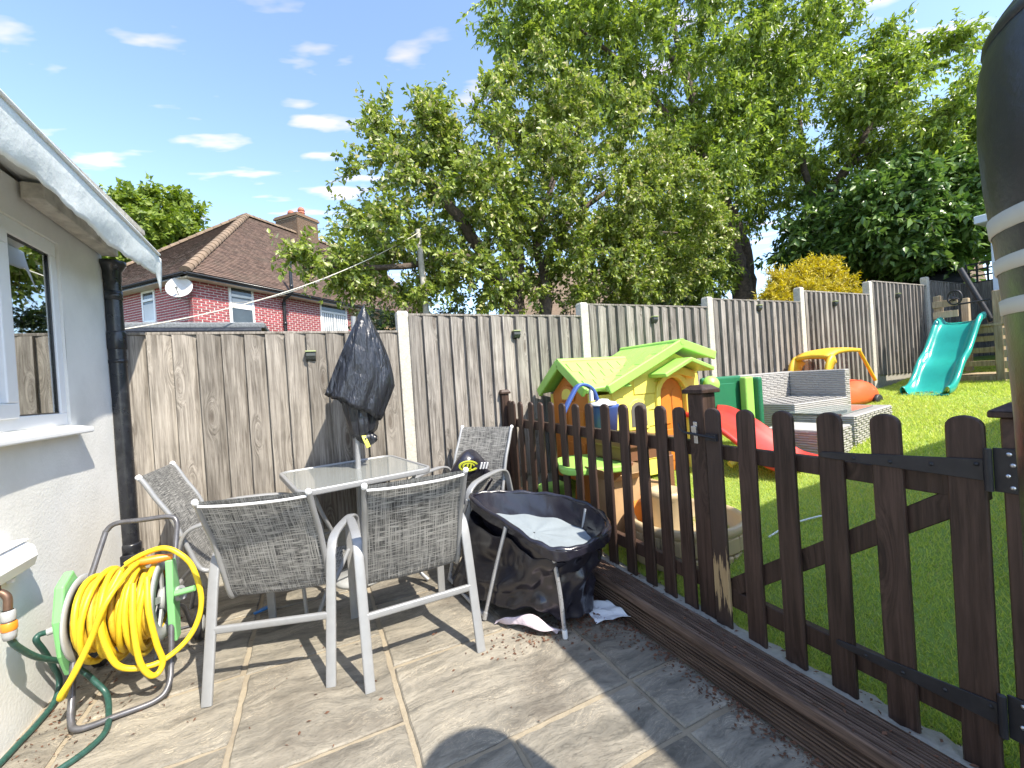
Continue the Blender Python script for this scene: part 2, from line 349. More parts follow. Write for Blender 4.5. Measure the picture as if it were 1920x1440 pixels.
for (x0, x1, y0, y1) in slabs:
    r = random.Random(int(x0 * 1000 + y0 * 77)); nx = max(3, int((x1 - x0) / .05)); ny = max(3, int((y1 - y0) / .05)); pts = []
    for k in range(nx): pts.append((x0 + (x1 - x0) * k / nx, y0))
    for k in range(ny): pts.append((x1, y0 + (y1 - y0) * k / ny))
    for k in range(nx): pts.append((x1 - (x1 - x0) * k / nx, y1))
    for k in range(ny): pts.append((x0, y1 - (y1 - y0) * k / ny))
    cxm, cym = (x0 + x1) / 2, (y0 + y1) / 2; dz = r.uniform(-.0018, .0018); j = lambda: r.uniform(-.0045, .0025)
    ring = [(px + math.copysign(1, px - cxm) * j() * (1 if abs(px - cxm) > .4 * (x1 - x0) else 0) - cxm, py + math.copysign(1, py - cym) * j() * (1 if abs(py - cym) > .4 * (y1 - y0) else 0) - cym) for px, py in pts]
    n = len(ring); mb = MB()
    top = [(a * (1 - .012 / (x1 - x0)), b * (1 - .012 / (y1 - y0)), dz + r.uniform(-.0008, .0008)) for a, b in ring]; mid = [(a, b, dz - .006 + r.uniform(-.001, .001)) for a, b in ring]; bot = [(a, b, -.04) for a, b in ring]
    mb.add(top + mid + bot, [tuple(range(n))] + [(n + i, n + (i + 1) % n, (i + 1) % n, i) for i in range(n)] + [(2 * n + i, 2 * n + (i + 1) % n, n + (i + 1) % n, n + i) for i in range(n)])
    o = obj('paving_slab', mb, MAT['slab'], patio, local=True); o.location = (cxm, cym, 0)
    WL[o.name] = Vector((cxm, cym, 0))

# --- ribbed timber edging, two boards
edge = thing('timber_edging', 'low ribbed dark brown timber step running along the picket fence', 'timber step', (1.47, 1.5, 0))
def ribbed(y0, y1, prof, name, me):
    mb = MB(); rows = []; ns = 26
    for k in range(ns + 1):
        y = y0 + (y1 - y0) * k / ns; rows.append([(x + random.uniform(-.0012, .0012), y, z + random.uniform(-.0015, .0015)) for x, z in prof])
    grid(mb, rows, smooth=False); mb.add([rows[0][i] for i in range(len(prof))], [tuple(range(len(prof)))]); mb.add([rows[-1][i] for i in range(len(prof))], [tuple(range(len(prof) - 1, -1, -1))]); return obj(name, mb, me, edge)
prof = [(1.505, -.02)]
for k in range(7): z = .002 + k * .0165; prof += [(1.470, z), (1.469, z + .008), (1.481, z + .0095), (1.481, z + .0150)]
prof += [(1.474, .122), (1.505, .122)]
ribbed(-.4, 3.74, prof, 'riser_board', MAT['deck'])
prof = [(1.61, .13), (1.466, .127), (1.460, .131), (1.460, .148), (1.464, .165), (1.468, .170)]
for k in range(9): x = 1.472 + k * .0152; prof += [(x, .1705), (x + .0085, .1705), (x + .0100, .163), (x + .0140, .163)]
prof += [(1.608, .1705), (1.612, .165), (1.61, .13)]
ribbed(-.4, 3.74, prof, 'top_board', MAT['deck'])
# --- rough concrete strip under the fence
mb = MB(); rows = []
for k in range(120):
    y = -.6 + 4.36 * k / 119; rows.append([(1.605, y, .10), (1.613, y, .150 + random.uniform(-.004, .006)), (1.64 + random.uniform(-.008, .008), y, .152 + random.uniform(-.006, .006)), (1.69, y, .146 + random.uniform(-.006, .006)), (1.735 + random.uniform(-.015, .02), y, .136), (1.76, y, .10)])
grid(mb, rows, smooth=False); struct('concrete_strip', mb, MAT['conc'])
# --- lawn: sheet + artificial turf blades
m, t, p, _ = nmat('turf_backing'); g = G(t); v = g.coord(rand=False)
f = g.noise(v, 70, 4, .7); f2 = g.noise(v, 1.1, 4); c = g.mix(f, (.20, .32, .05), (.38, .50, .10)); c = g.mix(g.math('MULTIPLY', g.ramp(f2, .45, .7), .4), c, (.21, .26, .06)); g.l(c, p.inputs['Base Color']); p.inputs['Roughness'].default_value = .9; g.bump(f, 1, .02, p); MAT['turf'] = m
lx = [1.70, 1.8, 2.0, 2.3, 2.7, 3.0, 3.4, 3.8, 4.4, 5, 5.6, 6, 6.5, 7.1, 7.75, 8.4, 9, 9.8, 10.6, 12, 14, 20, 30]
def lh(x, y): return lz(x) + .012 * math.sin(x * 1.7 + y * 2.3) + .008 * math.sin(x * 4.1 - y * 3.1)
mb = MB(); grid(mb, [[(x, y, lh(x, y)) for x in lx] for y in np.linspace(-6, 3.70, 26)]); struct('lawn', mb, MAT['turf'])
m = leafmat('turf_blade', (.35, .46, .08), (.62, .66, .17), trans=.42, rough=.5, c3=(.50, .50, .20)); MAT['blade'] = m
def blades(name, n, x0, x1, y0, y1, hgt, wid, mat_, pw=1):
    X = x0 + (x1 - x0) * rng.random(n) ** pw; Y = y0 + (y1 - y0) * rng.random(n); Z = np.interp(X, [a for a, b in LP], [b for a, b in LP]) + .012 * np.sin(X * 1.7 + Y * 2.3) + .008 * np.sin(X * 4.1 - Y * 3.1) - .003
    a = rng.random(n) * 2 * np.pi; hh = hgt * (.6 + .8 * rng.random(n)); la = rng.random(n) * 2 * np.pi; ln = hh * (.25 + .75 * rng.random(n))
    w = wid * (.7 + .6 * rng.random(n)); v = np.zeros((n, 3, 3)); P = np.stack([X, Y, Z], 1); d = np.stack([np.cos(a) * w, np.sin(a) * w, 0 * w], 1)
    v[:, 0] = P - d; v[:, 1] = P + d; v[:, 2] = P + np.stack([np.cos(la) * ln, np.sin(la) * ln, hh], 1)
    me = bpy.data.meshes.new(name); me.vertices.add(3 * n); me.vertices.foreach_set('co', v.ravel()); me.loops.add(3 * n); me.loops.foreach_set('vertex_index', np.arange(3 * n)); me.polygons.add(n)
    me.polygons.foreach_set('loop_start', np.arange(0, 3 * n, 3)); me.materials.append(mat_); at = me.attributes.new('rnd', 'FLOAT', 'POINT'); at.data.foreach_set('value', np.repeat(rng.random(n), 3)); me.update(); me.validate()
    return me
va = blades('artificial_grass', 150000, 1.72, 4.6, -.1, 3.7, .021, .0028, m, 1.5); vb = blades('far', 110000, 4.4, 11.5, -.3, 3.7, .03, .006, m)
bm = bmesh.new(); bm.from_mesh(va); bm.from_mesh(vb); bm.to_mesh(va); bm.free(); o = put('artificial_grass', va); o['kind'] = 'stuff'

# ================================================================== BOUNDARY FENCE
fence = thing('boundary_fence', 'weathered close boarded timber fence stepped up the slope between concrete posts', 'fence', (.75, 3.77, 0))
FX = [-1.30, .75, 2.69, 4.64, 6.60, 8.52, 10.56, 12.5]; TOP = [1.862, 2.012, 2.14, 2.247, 2.415, 2.645, 2.74]; PT = [2.035, 2.15, 2.265, 2.46, 2.63, 2.80]
pm = MB(); y0, y1 = 0, .022     # feather-edge board, thick on its left
pm.add([(-.070, -.020, 0), (.072, 0.002, 0), (.072, .006, 0), (-.070, .006, 0), (-.070, -.020, 1), (.072, 0.002, 1), (.072, .006, 1), (-.070, .006, 1)], [(3, 2, 1, 0), (4, 5, 6, 7), (0, 1, 5, 4), (1, 2, 6, 5), (2, 3, 7, 6), (3, 0, 4, 7)])
plankmesh = {}
for k in range(7):
    xa, xb, top = FX[k] + (.0 if k == 0 else .052), FX[k + 1] - .052, TOP[k]; zb = top - 1.60
    panel = obj('fence_panel', box(box(box(MB(), (xa, 3.757, zb + .15), (xb, 3.80, zb + .22)), (xa, 3.757, zb + .78), (xb, 3.80, zb + .85)), (xa, 3.757, top - .25), (xb, 3.80, top - .18)), MAT['fence'], fence)
    n = 14; w = (xb - xa) / n
    hgt = top - .022 - zb
    for i in range(n):
        key = (k)
        if key not in plankmesh:
            q = MB(); q.v = [(a * w / .128, b * (1.55 if k == 0 else 1.8), c * hgt) for a, b, c in pm.v]; q.f = pm.f; q.sm = pm.sm; plankmesh[key] = mesh_of(q, 'plank', MAT['fence'] if k == 0 else MAT['fence_grey'])
        o = put('plank', plankmesh[key], panel, Vector((xa + (i + .5) * w + random.uniform(-.003, .003), 3.748 + random.uniform(-.003, .002), zb + random.uniform(-.004, .004))) - Vector((.75, 3.77, 0)))
        o.rotation_euler = (random.uniform(-.003, .003), random.uniform(-.004, .004), random.uniform(-.012, .012))
    obj('capping_rail', box(MB(), (xa, 3.728, top - .020), (xb, 3.80, top)), MAT['fence'], panel, bev=.003)
    obj('gravel_board', box(MB(), (xa, 3.745, zb - .32), (xb, 3.795, zb - .003)), MAT['conc'], fence, bev=.004)
for k, x in enumerate(FX[1:7]):
    mb = MB(); z0 = PT[k] - 2.25; s = .05
    mb.add([(x - s, 3.72, z0), (x + s, 3.72, z0), (x + s, 3.82, z0), (x - s, 3.82, z0), (x - s, 3.72, PT[k] - .02), (x + s, 3.72, PT[k] - .02), (x + s, 3.82, PT[k] - .02), (x - s, 3.82, PT[k] - .02), (x - s * .8, 3.73, PT[k]), (x + s * .8, 3.73, PT[k]), (x + s * .8, 3.81, PT[k]), (x - s * .8, 3.81, PT[k])],
           [(0, 1, 5, 4), (1, 2, 6, 5), (2, 3, 7, 6), (3, 0, 4, 7), (4, 5, 9, 8), (5, 6, 10, 9), (6, 7, 11, 10), (7, 4, 8, 11), (8, 9, 10, 11)])
    obj('concrete_post', mb, MAT['postconc'], fence, bev=.004)
# solar lights on the fence
MAT['lightbody'] = mat('light_body', (.035, .04, .035), .4); MAT['lightlid'] = mat('light_lid', (.30, .34, .16), .35)
lit = None
for (x, z, lab) in [(.0, 1.66, 'small solar light on the nearest fence panel beside the wrapped parasol'), (1.847, 1.81, 'small solar light on the fence panel left of the playhouse'), (3.67, 1.964, 'small solar light on the fence panel above the green playhouse roof'),
                  (5.587, 2.132, 'small solar light on the fence panel above the wicker sofa'), (7.422, 2.227, 'small solar light on the fence panel above the toy car'), (9.384, 2.407, 'small solar light on the last full fence panel beside the climbing platform')]:
    o = thing('solar_light', lab, 'light', (x, 3.735, z), 0, 'solar lights along the fence')
    mb = MB(); q = [(0, .03), (-.045, .03), (-.05, .0), (-.035, -.03), (0, -.045)]
    prism(mb, q, (-.036, 0, 0), (0, 1, 0), (0, 0, 1), (.072, 0, 0)); obj('housing', mb, MAT['lightbody'], o, local=True, bev=.004)
    mb = MB(); box(mb, (-.04, -.055, .03), (.04, 0, .042)); obj('lid', mb, MAT['lightlid'], o, local=True, bev=.003)

# ================================================================== PICKET FENCE + GATE
def picket_mesh(w, h, t, name, r=None):
    mb = MB(); r = w / 2; poly = [(-w / 2, 0), (w / 2, 0), (w / 2, h - r * .8)]
    for k in range(1, 10):
        a = math.pi * k / 10; poly.append((r * math.cos(a), h - r * .8 + r * .8 * math.sin(a)))
    poly.append((-w / 2, h - r * .8)); prism(mb, poly, (0, 0, 0), (0, 1, 0), (0, 0, 1), (t, 0, 0)); return mesh_of(mb, name, MAT['picket'])
pf = thing('picket_fence', 'dark brown round topped picket fence between patio and lawn', 'fence', (1.665, 2.6, .14))
pmsh = picket_mesh(.078, 1.03, .020, 'picket')
for y in [3.62, 3.565 - .03, 3.383, 3.197, 3.017, 2.836, 2.665, 2.501, 2.338, 2.168, 1.998, 1.838, 1.696, 1.560]:
    o = put('picket', pmsh, pf, Vector((1.662 + random.uniform(-.002, .002), y, .138 + random.uniform(-.006, .004))) - Vector((1.665, 2.6, .14))); o.rotation_euler = (random.uniform(-.012, .012), random.uniform(-.004, .004), 0)
    bv = o.modifiers.new('bevel', 'BEVEL'); bv.width = .004; bv.limit_method = 'ANGLE'
for z0, z1 in ((.925, .998), (.27, .345)):
    obj('rail', box(MB(), (1.683, 1.50, z0), (1.72, 3.66, z1)), MAT['picket'], pf, bev=.003)
def cap_post(x, y, z0, z1, s, parent, cs=.062):
    pst = obj('post', box(MB(), (x - s, y - s, z0), (x + s, y + s, z1 - .04)), MAT['picket'], parent, bev=.004)
    mb = MB(); c = cs; box(mb, (x - c, y - c, z1 - .04), (x + c, y + c, z1 - .022)); mb.add([(x - c, y - c, z1 - .022), (x + c, y - c, z1 - .022), (x + c, y + c, z1 - .022), (x - c, y + c, z1 - .022), (x - .035, y - .035, z1), (x + .035, y - .035, z1), (x + .035, y + .035, z1), (x - .035, y + .035, z1)],
        [(0, 1, 5, 4), (1, 2, 6, 5), (2, 3, 7, 6), (3, 0, 4, 7), (4, 5, 6, 7)])
    obj('post_cap', mb, MAT['picket'], pst, bev=.003); return pst
cap_post(1.665, 3.705, .12, 1.275, .036, pf, .05)
cap_post(1.715, 1.462, .05, 1.272, .045, pf)
cap_post(1.722, .412, .05, 1.205, .050, pf, .068)
gate = thing('picket_gate', 'dark brown picket gate with a diagonal brace and two long black strap hinges', 'gate', (1.665, .95, .14))
gm = picket_mesh(.080, 1.03, .020, 'picket'); gm2 = picket_mesh(.080, 1.03, .020, 'picket')
# worn bare wood on the latch picket
m, t, p, _ = nmat('worn_stain'); g = G(t); v = g.coord('Object', (1, 1, 1), rand=False); sp = g.n('ShaderNodeSeparateXYZ'); g.l(v, sp.inputs[0])
k = g.n('ShaderNodeVectorMath', operation='MULTIPLY'); g.l(v, k.inputs[0]); k.inputs[1].default_value = (60, 90, 7); f = g.noise(k.outputs[0], 1, 4, .6, .5)
zz = g.math('SUBTRACT', 1, g.ramp(g.math('ABSOLUTE', g.math('SUBTRACT', sp.outputs[2], .235)), .05, .17)); w = g.ramp(g.math('ADD', f, g.math('MULTIPLY', zz, .24)), .64, .67); w = g.math('MULTIPLY', w, g.ramp(zz, 0, .25))
base = g.mix(f, (.020, .0115, .0085), (.076, .045, .034)); g.l(g.mix(w, base, g.mix(f, (.30, .19, .085), (.50, .36, .19))), p.inputs['Base Color']); p.inputs['Roughness'].default_value = .6; g.bump(g.math('SUBTRACT', f, w), .6, .004, p)
gm2.materials.clear(); gm2.materials.append(m)
for i, y in enumerate([1.369, 1.207, 1.046, .878, .710, .532]):
    o = put('picket', gm2 if i == 0 else gm, gate, Vector((1.66, y, .136 + random.uniform(-.004, .004))) - Vector((1.665, .95, .14))); o.rotation_euler = (random.uniform(-.004, .004), 0, 0)
    bv = o.modifiers.new('bevel', 'BEVEL'); bv.width = .004; bv.limit_method = 'ANGLE'
    if i == 0: o['label'] = 'picket with the dark stain worn to bare wood'
for z0, z1 in ((.925, .99), (.245, .325)): obj('rail', box(MB(), (1.681, .495, z0), (1.716, 1.40, z1)), MAT['picket'], gate, bev=.003)
mb = MB(); bar(mb, (1.699, 1.375, .30), (1.699, .50, .955), .034, .072, (1, 0, 0)); mb2 = MB(); obox(mb2, (1.6985, .94, .627), (0, -.875, .655), (1, 0, 0), (0, .655, .875), 1.02, .032, .072); obj('brace', mb2, MAT['picket'], gate, bev=.003)
for zc, ya, dz in ((1.010, .90, 0), (.330, .885, 0)):
    mb = MB(); zr = zc + .012; prism(mb, [(ya, zc - .010), (ya + .008, zc), (ya, zc + .010), (.492, zr + .028), (.492, zr - .032)], (1.6535, 0, 0), (0, 1, 0), (0, 0, 1), (.006, 0, 0)); hg = obj('strap_hinge', mb, MAT['iron'], gate, bev=.001)
    mb = MB(); tube(mb, [(1.652, .482, zr - .058), (1.652, .482, zr + .058)], .009, 10); box(mb, (1.6665, .43, zr - .06), (1.6715, .474, zr + .06)); box(mb, (1.664, .428, zr - .06), (1.6685, .476, zr + .06)); obj('hinge_plate', mb, MAT['iron'], hg, bev=.001)
    for (yy, z2) in ((.446, zr + .045), (.440, zr + .016), (.450, zr - .014), (.442, zr - .045), (.505, zr + .012), (.60, zr - .002), (.70, zc + .002), (.80, zc)):
        mb = MB(); lathe(mb, [(0, .0035), (.0045, .003), (.0062, 0)], 8, (1.6635 if yy < .47 else 1.6525, yy, z2), (-1, 0, 0)); obj('screw', mb, MAT['screw'] if yy < .47 else MAT['iron'], hg)
lt = obj('latch', box(box(MB(), (1.662, 1.452, .99), (1.6695, 1.474, 1.095)), (1.650, 1.449, 1.03), (1.662, 1.477, 1.075)), MAT['screw'], gate, bev=.001)
mb = MB(); tube(mb, [(1.645, 1.52, 1.042), (1.645, 1.335, 1.028)], .006, 8); tube(mb, [(1.645, 1.515, 1.04), (1.63, 1.53, 1.06), (1.64, 1.545, 1.085)], .004, 8); box(mb, (1.645, 1.335, 1.013), (1.659, 1.395, 1.045)); obj('bolt', mb, MAT['iron'], lt)
# ================================================================== RENDERED EXTENSION ON THE LEFT
MAT['felt'] = mat('roof_felt', (.78, .82, .82), .5, nscale=3, var=.06, bump=.25, bscale=14, bdist=.02, dirt=.12, dcol=(.34, .37, .38), dscale=4)
MAT['oldwood'] = mat('painted_old_wood', (.52, .49, .43), .8, nscale=16, var=.2, bump=.5, bscale=50, dirt=.6, dcol=(.17, .14, .11), dscale=10)
MAT['dark'] = mat('dark_room', (.12, .11, .10), .9)
m, t, p, out = nmat('window_glass'); g = G(t)
gl = g.n('ShaderNodeBsdfGlossy'); gl.inputs['Roughness'].default_value = .015; gl.inputs[0].default_value = (.9, .93, .93, 1); tr = g.n('ShaderNodeBsdfTransparent'); tr.inputs[0].default_value = (.75, .8, .78, 1)
fr = g.n('ShaderNodeFresnel'); fr.inputs[0].default_value = 1.9; mx = g.n('ShaderNodeMixShader'); g.l(g.math('MULTIPLY_ADD', fr.outputs[0], 1.2, .30), mx.inputs[0]); t.links.new(tr.outputs[0], mx.inputs[1]); t.links.new(gl.outputs[0], mx.inputs[2]); t.links.new(mx.outputs[0], out.inputs[0]); MAT['glass'] = m
ext = thing('rendered_extension', 'white rendered lean-to extension with torn pale roofing felt hanging over its eave', 'building', (-1.6, 2.0, 0))
wy0, wy1, wz0, wz1 = 1.75, 3.12, 1.275, 2.265
mb = MB(); X0, X1, YA, YB = -1.45, -1.21, .2, 3.655
def wallgrid(mb, y0, y1, z0, z1):
    ny, nz = max(2, int((y1 - y0) / .06)), max(2, int((z1 - z0) / .06))
    grid(mb, [[(X1 + .003 * math.sin(y * 5.1 + z * 3) * math.sin(z * 4.3) + .0015 * math.sin(y * 13) * math.cos(z * 11), y, z) for y in np.linspace(y0, y1, ny)] for z in np.linspace(z0, z1, nz)])
for a in ((YA, YB, -.05, wz0), (YA, YB, wz1, 2.46), (YA, wy0, wz0, wz1), (wy1, YB, wz0, wz1)): wallgrid(mb, *a)
X1b = X1 - .012
mb.add([(X1, YB, -.05), (X0, YB, -.05), (X0, YB, 2.46), (X1, YB, 2.46)], [(0, 1, 2, 3)]); mb.add([(X1, YA, -.05), (X0, YA, -.05), (X0, YA, 2.46), (X1, YA, 2.46)], [(3, 2, 1, 0)])
for (p1, p2) in (((wy0, wz0), (wy1, wz0)), ((wy1, wz0), (wy1, wz1)), ((wy1, wz1), (wy0, wz1)), ((wy0, wz1), (wy0, wz0))):
    mb.add([(X1 + .001, p1[0], p1[1]), (X1 + .001, p2[0], p2[1]), (X0, p2[0], p2[1]), (X0, p1[0], p1[1])], [(0, 1, 2, 3)])
obj('wall', mb, MAT['render'], ext)
mb = MB(); box(mb, (-3.6, YB - .2, -.05), (X0 - .002, YB - .01, 2.5)); box(mb, (-3.6, YA, -.05), (X0 - .002, YA + .2, 2.5)); box(mb, (-3.7, YA, -.05), (-3.6, YB - .01, 2.6)); obj('end_wall', mb, MAT['render'], ext)
mb = MB(); grid(mb, [[(-2.6, y, z) for y in np.linspace(.4, 3.4, 3)] for z in (0, 2.4)]); box(mb, (-2.6, .4, .30), (-1.46, 3.4, .34)); obj('room_back', mb, MAT['dark'], ext)
# curtain just inside
mb = MB(); rows = []
for z in np.linspace(1.25, 2.3, 4): rows.append([(-1.42 + .018 * math.sin(y * 60), y, z) for y in np.linspace(2.98, 3.12, 40)])
grid(mb, rows); obj('curtain', mb, mat('net_curtain', (.45, .43, .38), .9), ext, solid=.002)
win = obj('window', box(box(box(box(MB(), (-1.262, wy0, wz0), (-1.222, wy1, wz0 + .065)), (-1.262, wy0, wz1 - .075), (-1.222, wy1, wz1)), (-1.262, wy1 - .055, wz0 + .065), (-1.222, wy1, wz1 - .075)), (-1.262, wy0, wz0 + .065), (-1.222, wy0 + .055, wz1 - .075)), MAT['white'], ext, bev=.004)
mb = MB(); box(mb, (-1.260, 2.67, wz0 + .067), (-1.219, 2.71, wz1 - .077)); obj('mullion', mb, MAT['white'], win, bev=.004)
mb = MB()   # opening sash left of the mullion
for a in ((wy0 + .057, wz0 + .055, 2.675, wz0 + .125), (wy0 + .057, wz1 - .14, 2.675, wz1 - .07), (wy0 + .057, wz0 + .126, wy0 + .13, wz1 - .141), (2.60, wz0 + .126, 2.675, wz1 - .141)): box(mb, (-1.25, a[0], a[1]), (-1.205, a[2], a[3]))
obj('sash', mb, MAT['white'], win, bev=.006, seg=2)
for a, b in ((2.712, wy1 - .057), (wy0 + .132, 2.598)): obj('pane', box(MB(), (-1.245, a, wz0 + .067), (-1.239, b, wz1 - .077)), MAT['glass'], win)
mb = MB()
for a in ((2.710, wz0 + .065, 2.717, wz1 - .075), (wy1 - .062, wz0 + .065, wy1 - .0551, wz1 - .075), (2.717, wz0 + .065, wy1 - .062, wz0 + .072), (2.717, wz1 - .082, wy1 - .062, wz1 - .075)): box(mb, (-1.238, a[0], a[1]), (-1.232, a[2], a[3]))
obj('gasket', mb, MAT['blackp'], win)
mb = MB(); prism(mb, [(-1.23, 1.272), (-1.23, 1.24), (-1.148, 1.222), (-1.140, 1.226), (-1.140, 1.246), (-1.146, 1.252)], (0, 1.4, 0), (1, 0, 0), (0, 0, 1), (0, 1.79, 0)); obj('window_sill', mb, MAT['white'], ext, bev=.004, seg=2)
# roof: deck, felt sheet and the torn felt flap
roof = obj('roof', box(MB(), (-3.8, .05, 2.50), (-.96, 3.60, 2.53)), MAT['oldwood'], ext)
def ez(y): return 2.437 - .0418 * (y - 2.016)
mb = MB(); rows = []
for y in np.linspace(.0, 3.60, 60): rows.append([(-3.8, y, ez(y) + .42), (-2.2, y, ez(y) + .24), (-1.3, y, ez(y) + .115), (-.98, y, ez(y) + .035 + .003 * math.sin(y * 9)), (-.915, y, ez(y) + .010), (-.897, y, ez(y) - .006)])
grid(mb, rows); obj('felt_sheet', mb, MAT['felt'], roof, solid=.006)
mb = MB(); rows = []; rf = random.Random(4); jag = 0
for i, y in enumerate(np.linspace(.0, 3.66, 150)):
    jag = .8 * jag + rf.uniform(-.006, .006); dep = .182 + .010 * math.sin(y * 3.1 + 1) + jag; fl = .5 + .5 * math.sin(y * 2.2)
    if 1.95 < y < 2.45: dep -= .035 * math.sin((y - 1.95) / .5 * math.pi)
    if y > 3.25: dep -= .06 * (y - 3.25) / .3
    if y > 3.56: dep += (y - 3.56) / .1 * .12
    rows.append([(-.897 - .006 * s * fl - (.020 + .008 * math.sin(y * 7)) * s * s + .003 * math.sin(y * 11 + 5 * s) * s, y + (.05 * s if y > 3.5 else 0), ez(y) - .008 - dep * s) for s in np.linspace(0, 1, 9)])
grid(mb, rows); obj('felt_flap', mb, MAT['felt'], roof, solid=.003)
obj('edge_trim', tube(MB(), [(-.892, 0, ez(0) + .004), (-.892, 3.6, ez(3.6) + .004)], .009, 8), MAT['white'], roof)
mb = MB(); obox(mb, (-1.157, 3.205, 2.405), (0, 1, -.028), (1, 0, 0), (0, 0, 1), .85, .085, .085); obj('wall_plate', mb, MAT['oldwood'], ext, bev=.006)
for y in (1.2, 1.75, 2.3): obj('rafter_tail', box(MB(), (-1.6, y, 2.44), (-.99, y + .05, 2.498)), MAT['oldwood'], ext, bev=.004)
# drainpipe
dp = thing('drainpipe', 'black round soil pipe standing between the white wall corner and the fence', 'drainpipe', (-1.175, 3.68, .3))
pipe = obj('pipe', tube(MB(), [(-1.172, 3.678, .37), (-1.172, 3.678, 2.30)], .047, 20), MAT['blackp'], dp)
mb = MB(); lathe(mb, [(.047, -.06), (.050, -.06), (.053, -.05), (.053, .05), (.050, .06), (.047, .06)], 20, (-1.172, 3.678, 1.80)); obj('collar', mb, MAT['blackp'], dp)
mb = MB(); lathe(mb, [(.047, -.03), (.050, -.03), (.050, .03), (.047, .03)], 20, (-1.172, 3.678, 2.10)); obj('collar', mb, MAT['blackp'], dp)
mb = MB(); lathe(mb, [(.047, 0), (.050, .01), (.052, .07), (.072, .11), (.078, .115), (.078, .14), (.07, .14), (.045, .10)], 20, (-1.172, 3.678, 2.19)); obj('hopper_head', mb, MAT['blackp'], dp)
mb = MB(); lathe(mb, [(.047, -.012), (.051, -.012), (.051, .012), (.047, .012)], 20, (-1.172, 3.678, 1.66)); box(mb, (-1.235, 3.66, 1.645), (-1.2, 3.69, 1.672)); obj('clip', mb, MAT['blackp'], dp)
mb = MB(); lathe(mb, [(.047, -.035), (.056, -.03), (.057, .03), (.047, .035)], 20, (-1.172, 3.678, .40)); box(mb, (-1.225, 3.60, .30), (-1.12, 3.73, .372)); obj('foot_bracket', mb, MAT['blackp'], dp, bev=.004)
# outdoor socket
so_ = thing('outdoor_socket', 'pale grey plastic outdoor socket box on the white wall above the hose tap', 'socket', (-1.21, 2.44, .72))
mb = MB(); prism(mb, [(-.0, -.060), (.04, -.062), (.075, -.04), (.088, .0), (.08, .045), (.045, .066), (0, .066)], (-1.212, 2.27, .735), (1, 0, 0), (0, 0, 1), (0, .29, 0)); sb = obj('housing', mb, MAT['white'], so_, bev=.012, seg=2)
obj('hinged_lid', box(MB(), (-1.15, 2.275, .803), (-1.205, 2.555, .812)), MAT['white'], so_, bev=.004); obj('cable_gland', tube(MB(), [(-1.19, 2.50, .65), (-1.19, 2.50, .665)], .014, 10), MAT['white'], so_)
# tap with hose connector
MAT['orange'] = mat('orange_plastic', (.75, .24, .02), .35); MAT['greyp'] = mat('grey_plastic', (.36, .37, .37), .45, var=.06); MAT['brass'] = mat('old_brass', (.16, .10, .07), .45, metal=.6, nscale=20, var=.3)
tap = thing('garden_tap', 'old brass garden tap with an orange and grey hose connector on the white wall', 'tap', (-1.2, 2.33, .56))
obj('spout', tube(MB(), spline([(-1.215, 2.36, .665), (-1.16, 2.35, .665), (-1.13, 2.345, .64), (-1.128, 2.34, .59)], 6), .013, 10), MAT['brass'], tap)
mb = MB(); tube(mb, [(-1.155, 2.35, .665), (-1.155, 2.35, .70)], .008, 8); tube(mb, [(-1.155, 2.32, .705), (-1.155, 2.38, .705)], .007, 8); obj('handle', mb, MAT['brass'], tap)
cn = obj('connector', lathe(MB(), [(.001, .0), (.018, 0), (.021, .01), (.021, .04), (.017, .045)], 14, (-1.127, 2.338, .545)), MAT['greyp'], tap)
obj('collar', lathe(MB(), [(.021, -.034), (.0235, -.03), (.0235, -.004), (.020, 0)], 14, (-1.127, 2.338, .545)), MAT['orange'], tap); obj('nut', lathe(MB(), [(.012, -.07), (.018, -.068), (.021, -.05), (.021, -.035)], 14, (-1.127, 2.338, .545)), MAT['greyp'], tap)
# ================================================================== MAIN HOUSE WALL (throws the shade on the right; out of frame)
mh = thing('rear_extension', 'flat roofed rendered house extension beside the garden gate', 'building', (6, -3, 0))
obj('wall', box(MB(), (1.945, -5, -.1), (12.5, .02, 2.70)), MAT['render'], mh); obj('roof', box(MB(), (1.915, -5.05, 2.70), (12.55, .08, 2.84)), MAT['white'], mh)

# ================================================================== NEIGHBOUR'S HOUSE
A = Vector((-2.95, 14.7, 0)); a_ = rad(47.3); R_ = Vector((math.sin(a_), math.cos(a_), 0)); L_ = Vector((-R_.y, R_.x, 0)); Z_ = Vector((0, 0, 1))
def hp(r, l, z): return A + R_ * r + L_ * l + Z_ * z
MAT['paintjoint'] = mat('white_pointing', (.66, .60, .57), .9, nscale=20, var=.1); MAT['redbrick'] = mat('red_painted_brick', (.33, .070, .078), .7, nscale=40, var=.2, rand=.22, bump=.3, bscale=200)
MAT['stock'] = mat('yellow_stock_brick', (.36, .24, .12), .85, nscale=40, var=.25, rand=.3, bump=.3, bscale=200); MAT['stockjoint'] = mat('grey_pointing', (.40, .36, .30), .9)
MAT['chbrick'] = mat('chimney_brick', (.16, .10, .06), .85, nscale=40, var=.3, rand=.3)
house = thing('neighbour_house', 'red painted brick house with white pointing under a brown hipped tile roof', 'house', A)
house_d = {}
def wallpoly(p, q, z0, z1, th, mat_, nm='wall'):
    mb = MB(); p = Vector(p); q = Vector(q); d = (q - p).normalized(); n = Vector((d.y, -d.x, 0)); obox(mb, (p + q) / 2 - n * th / 2 + Z_ * (z0 + z1) / 2, d, n, Z_, (q - p).length, th, z1 - z0); return obj(nm, mb, mat_, house)
ZE = 5.02
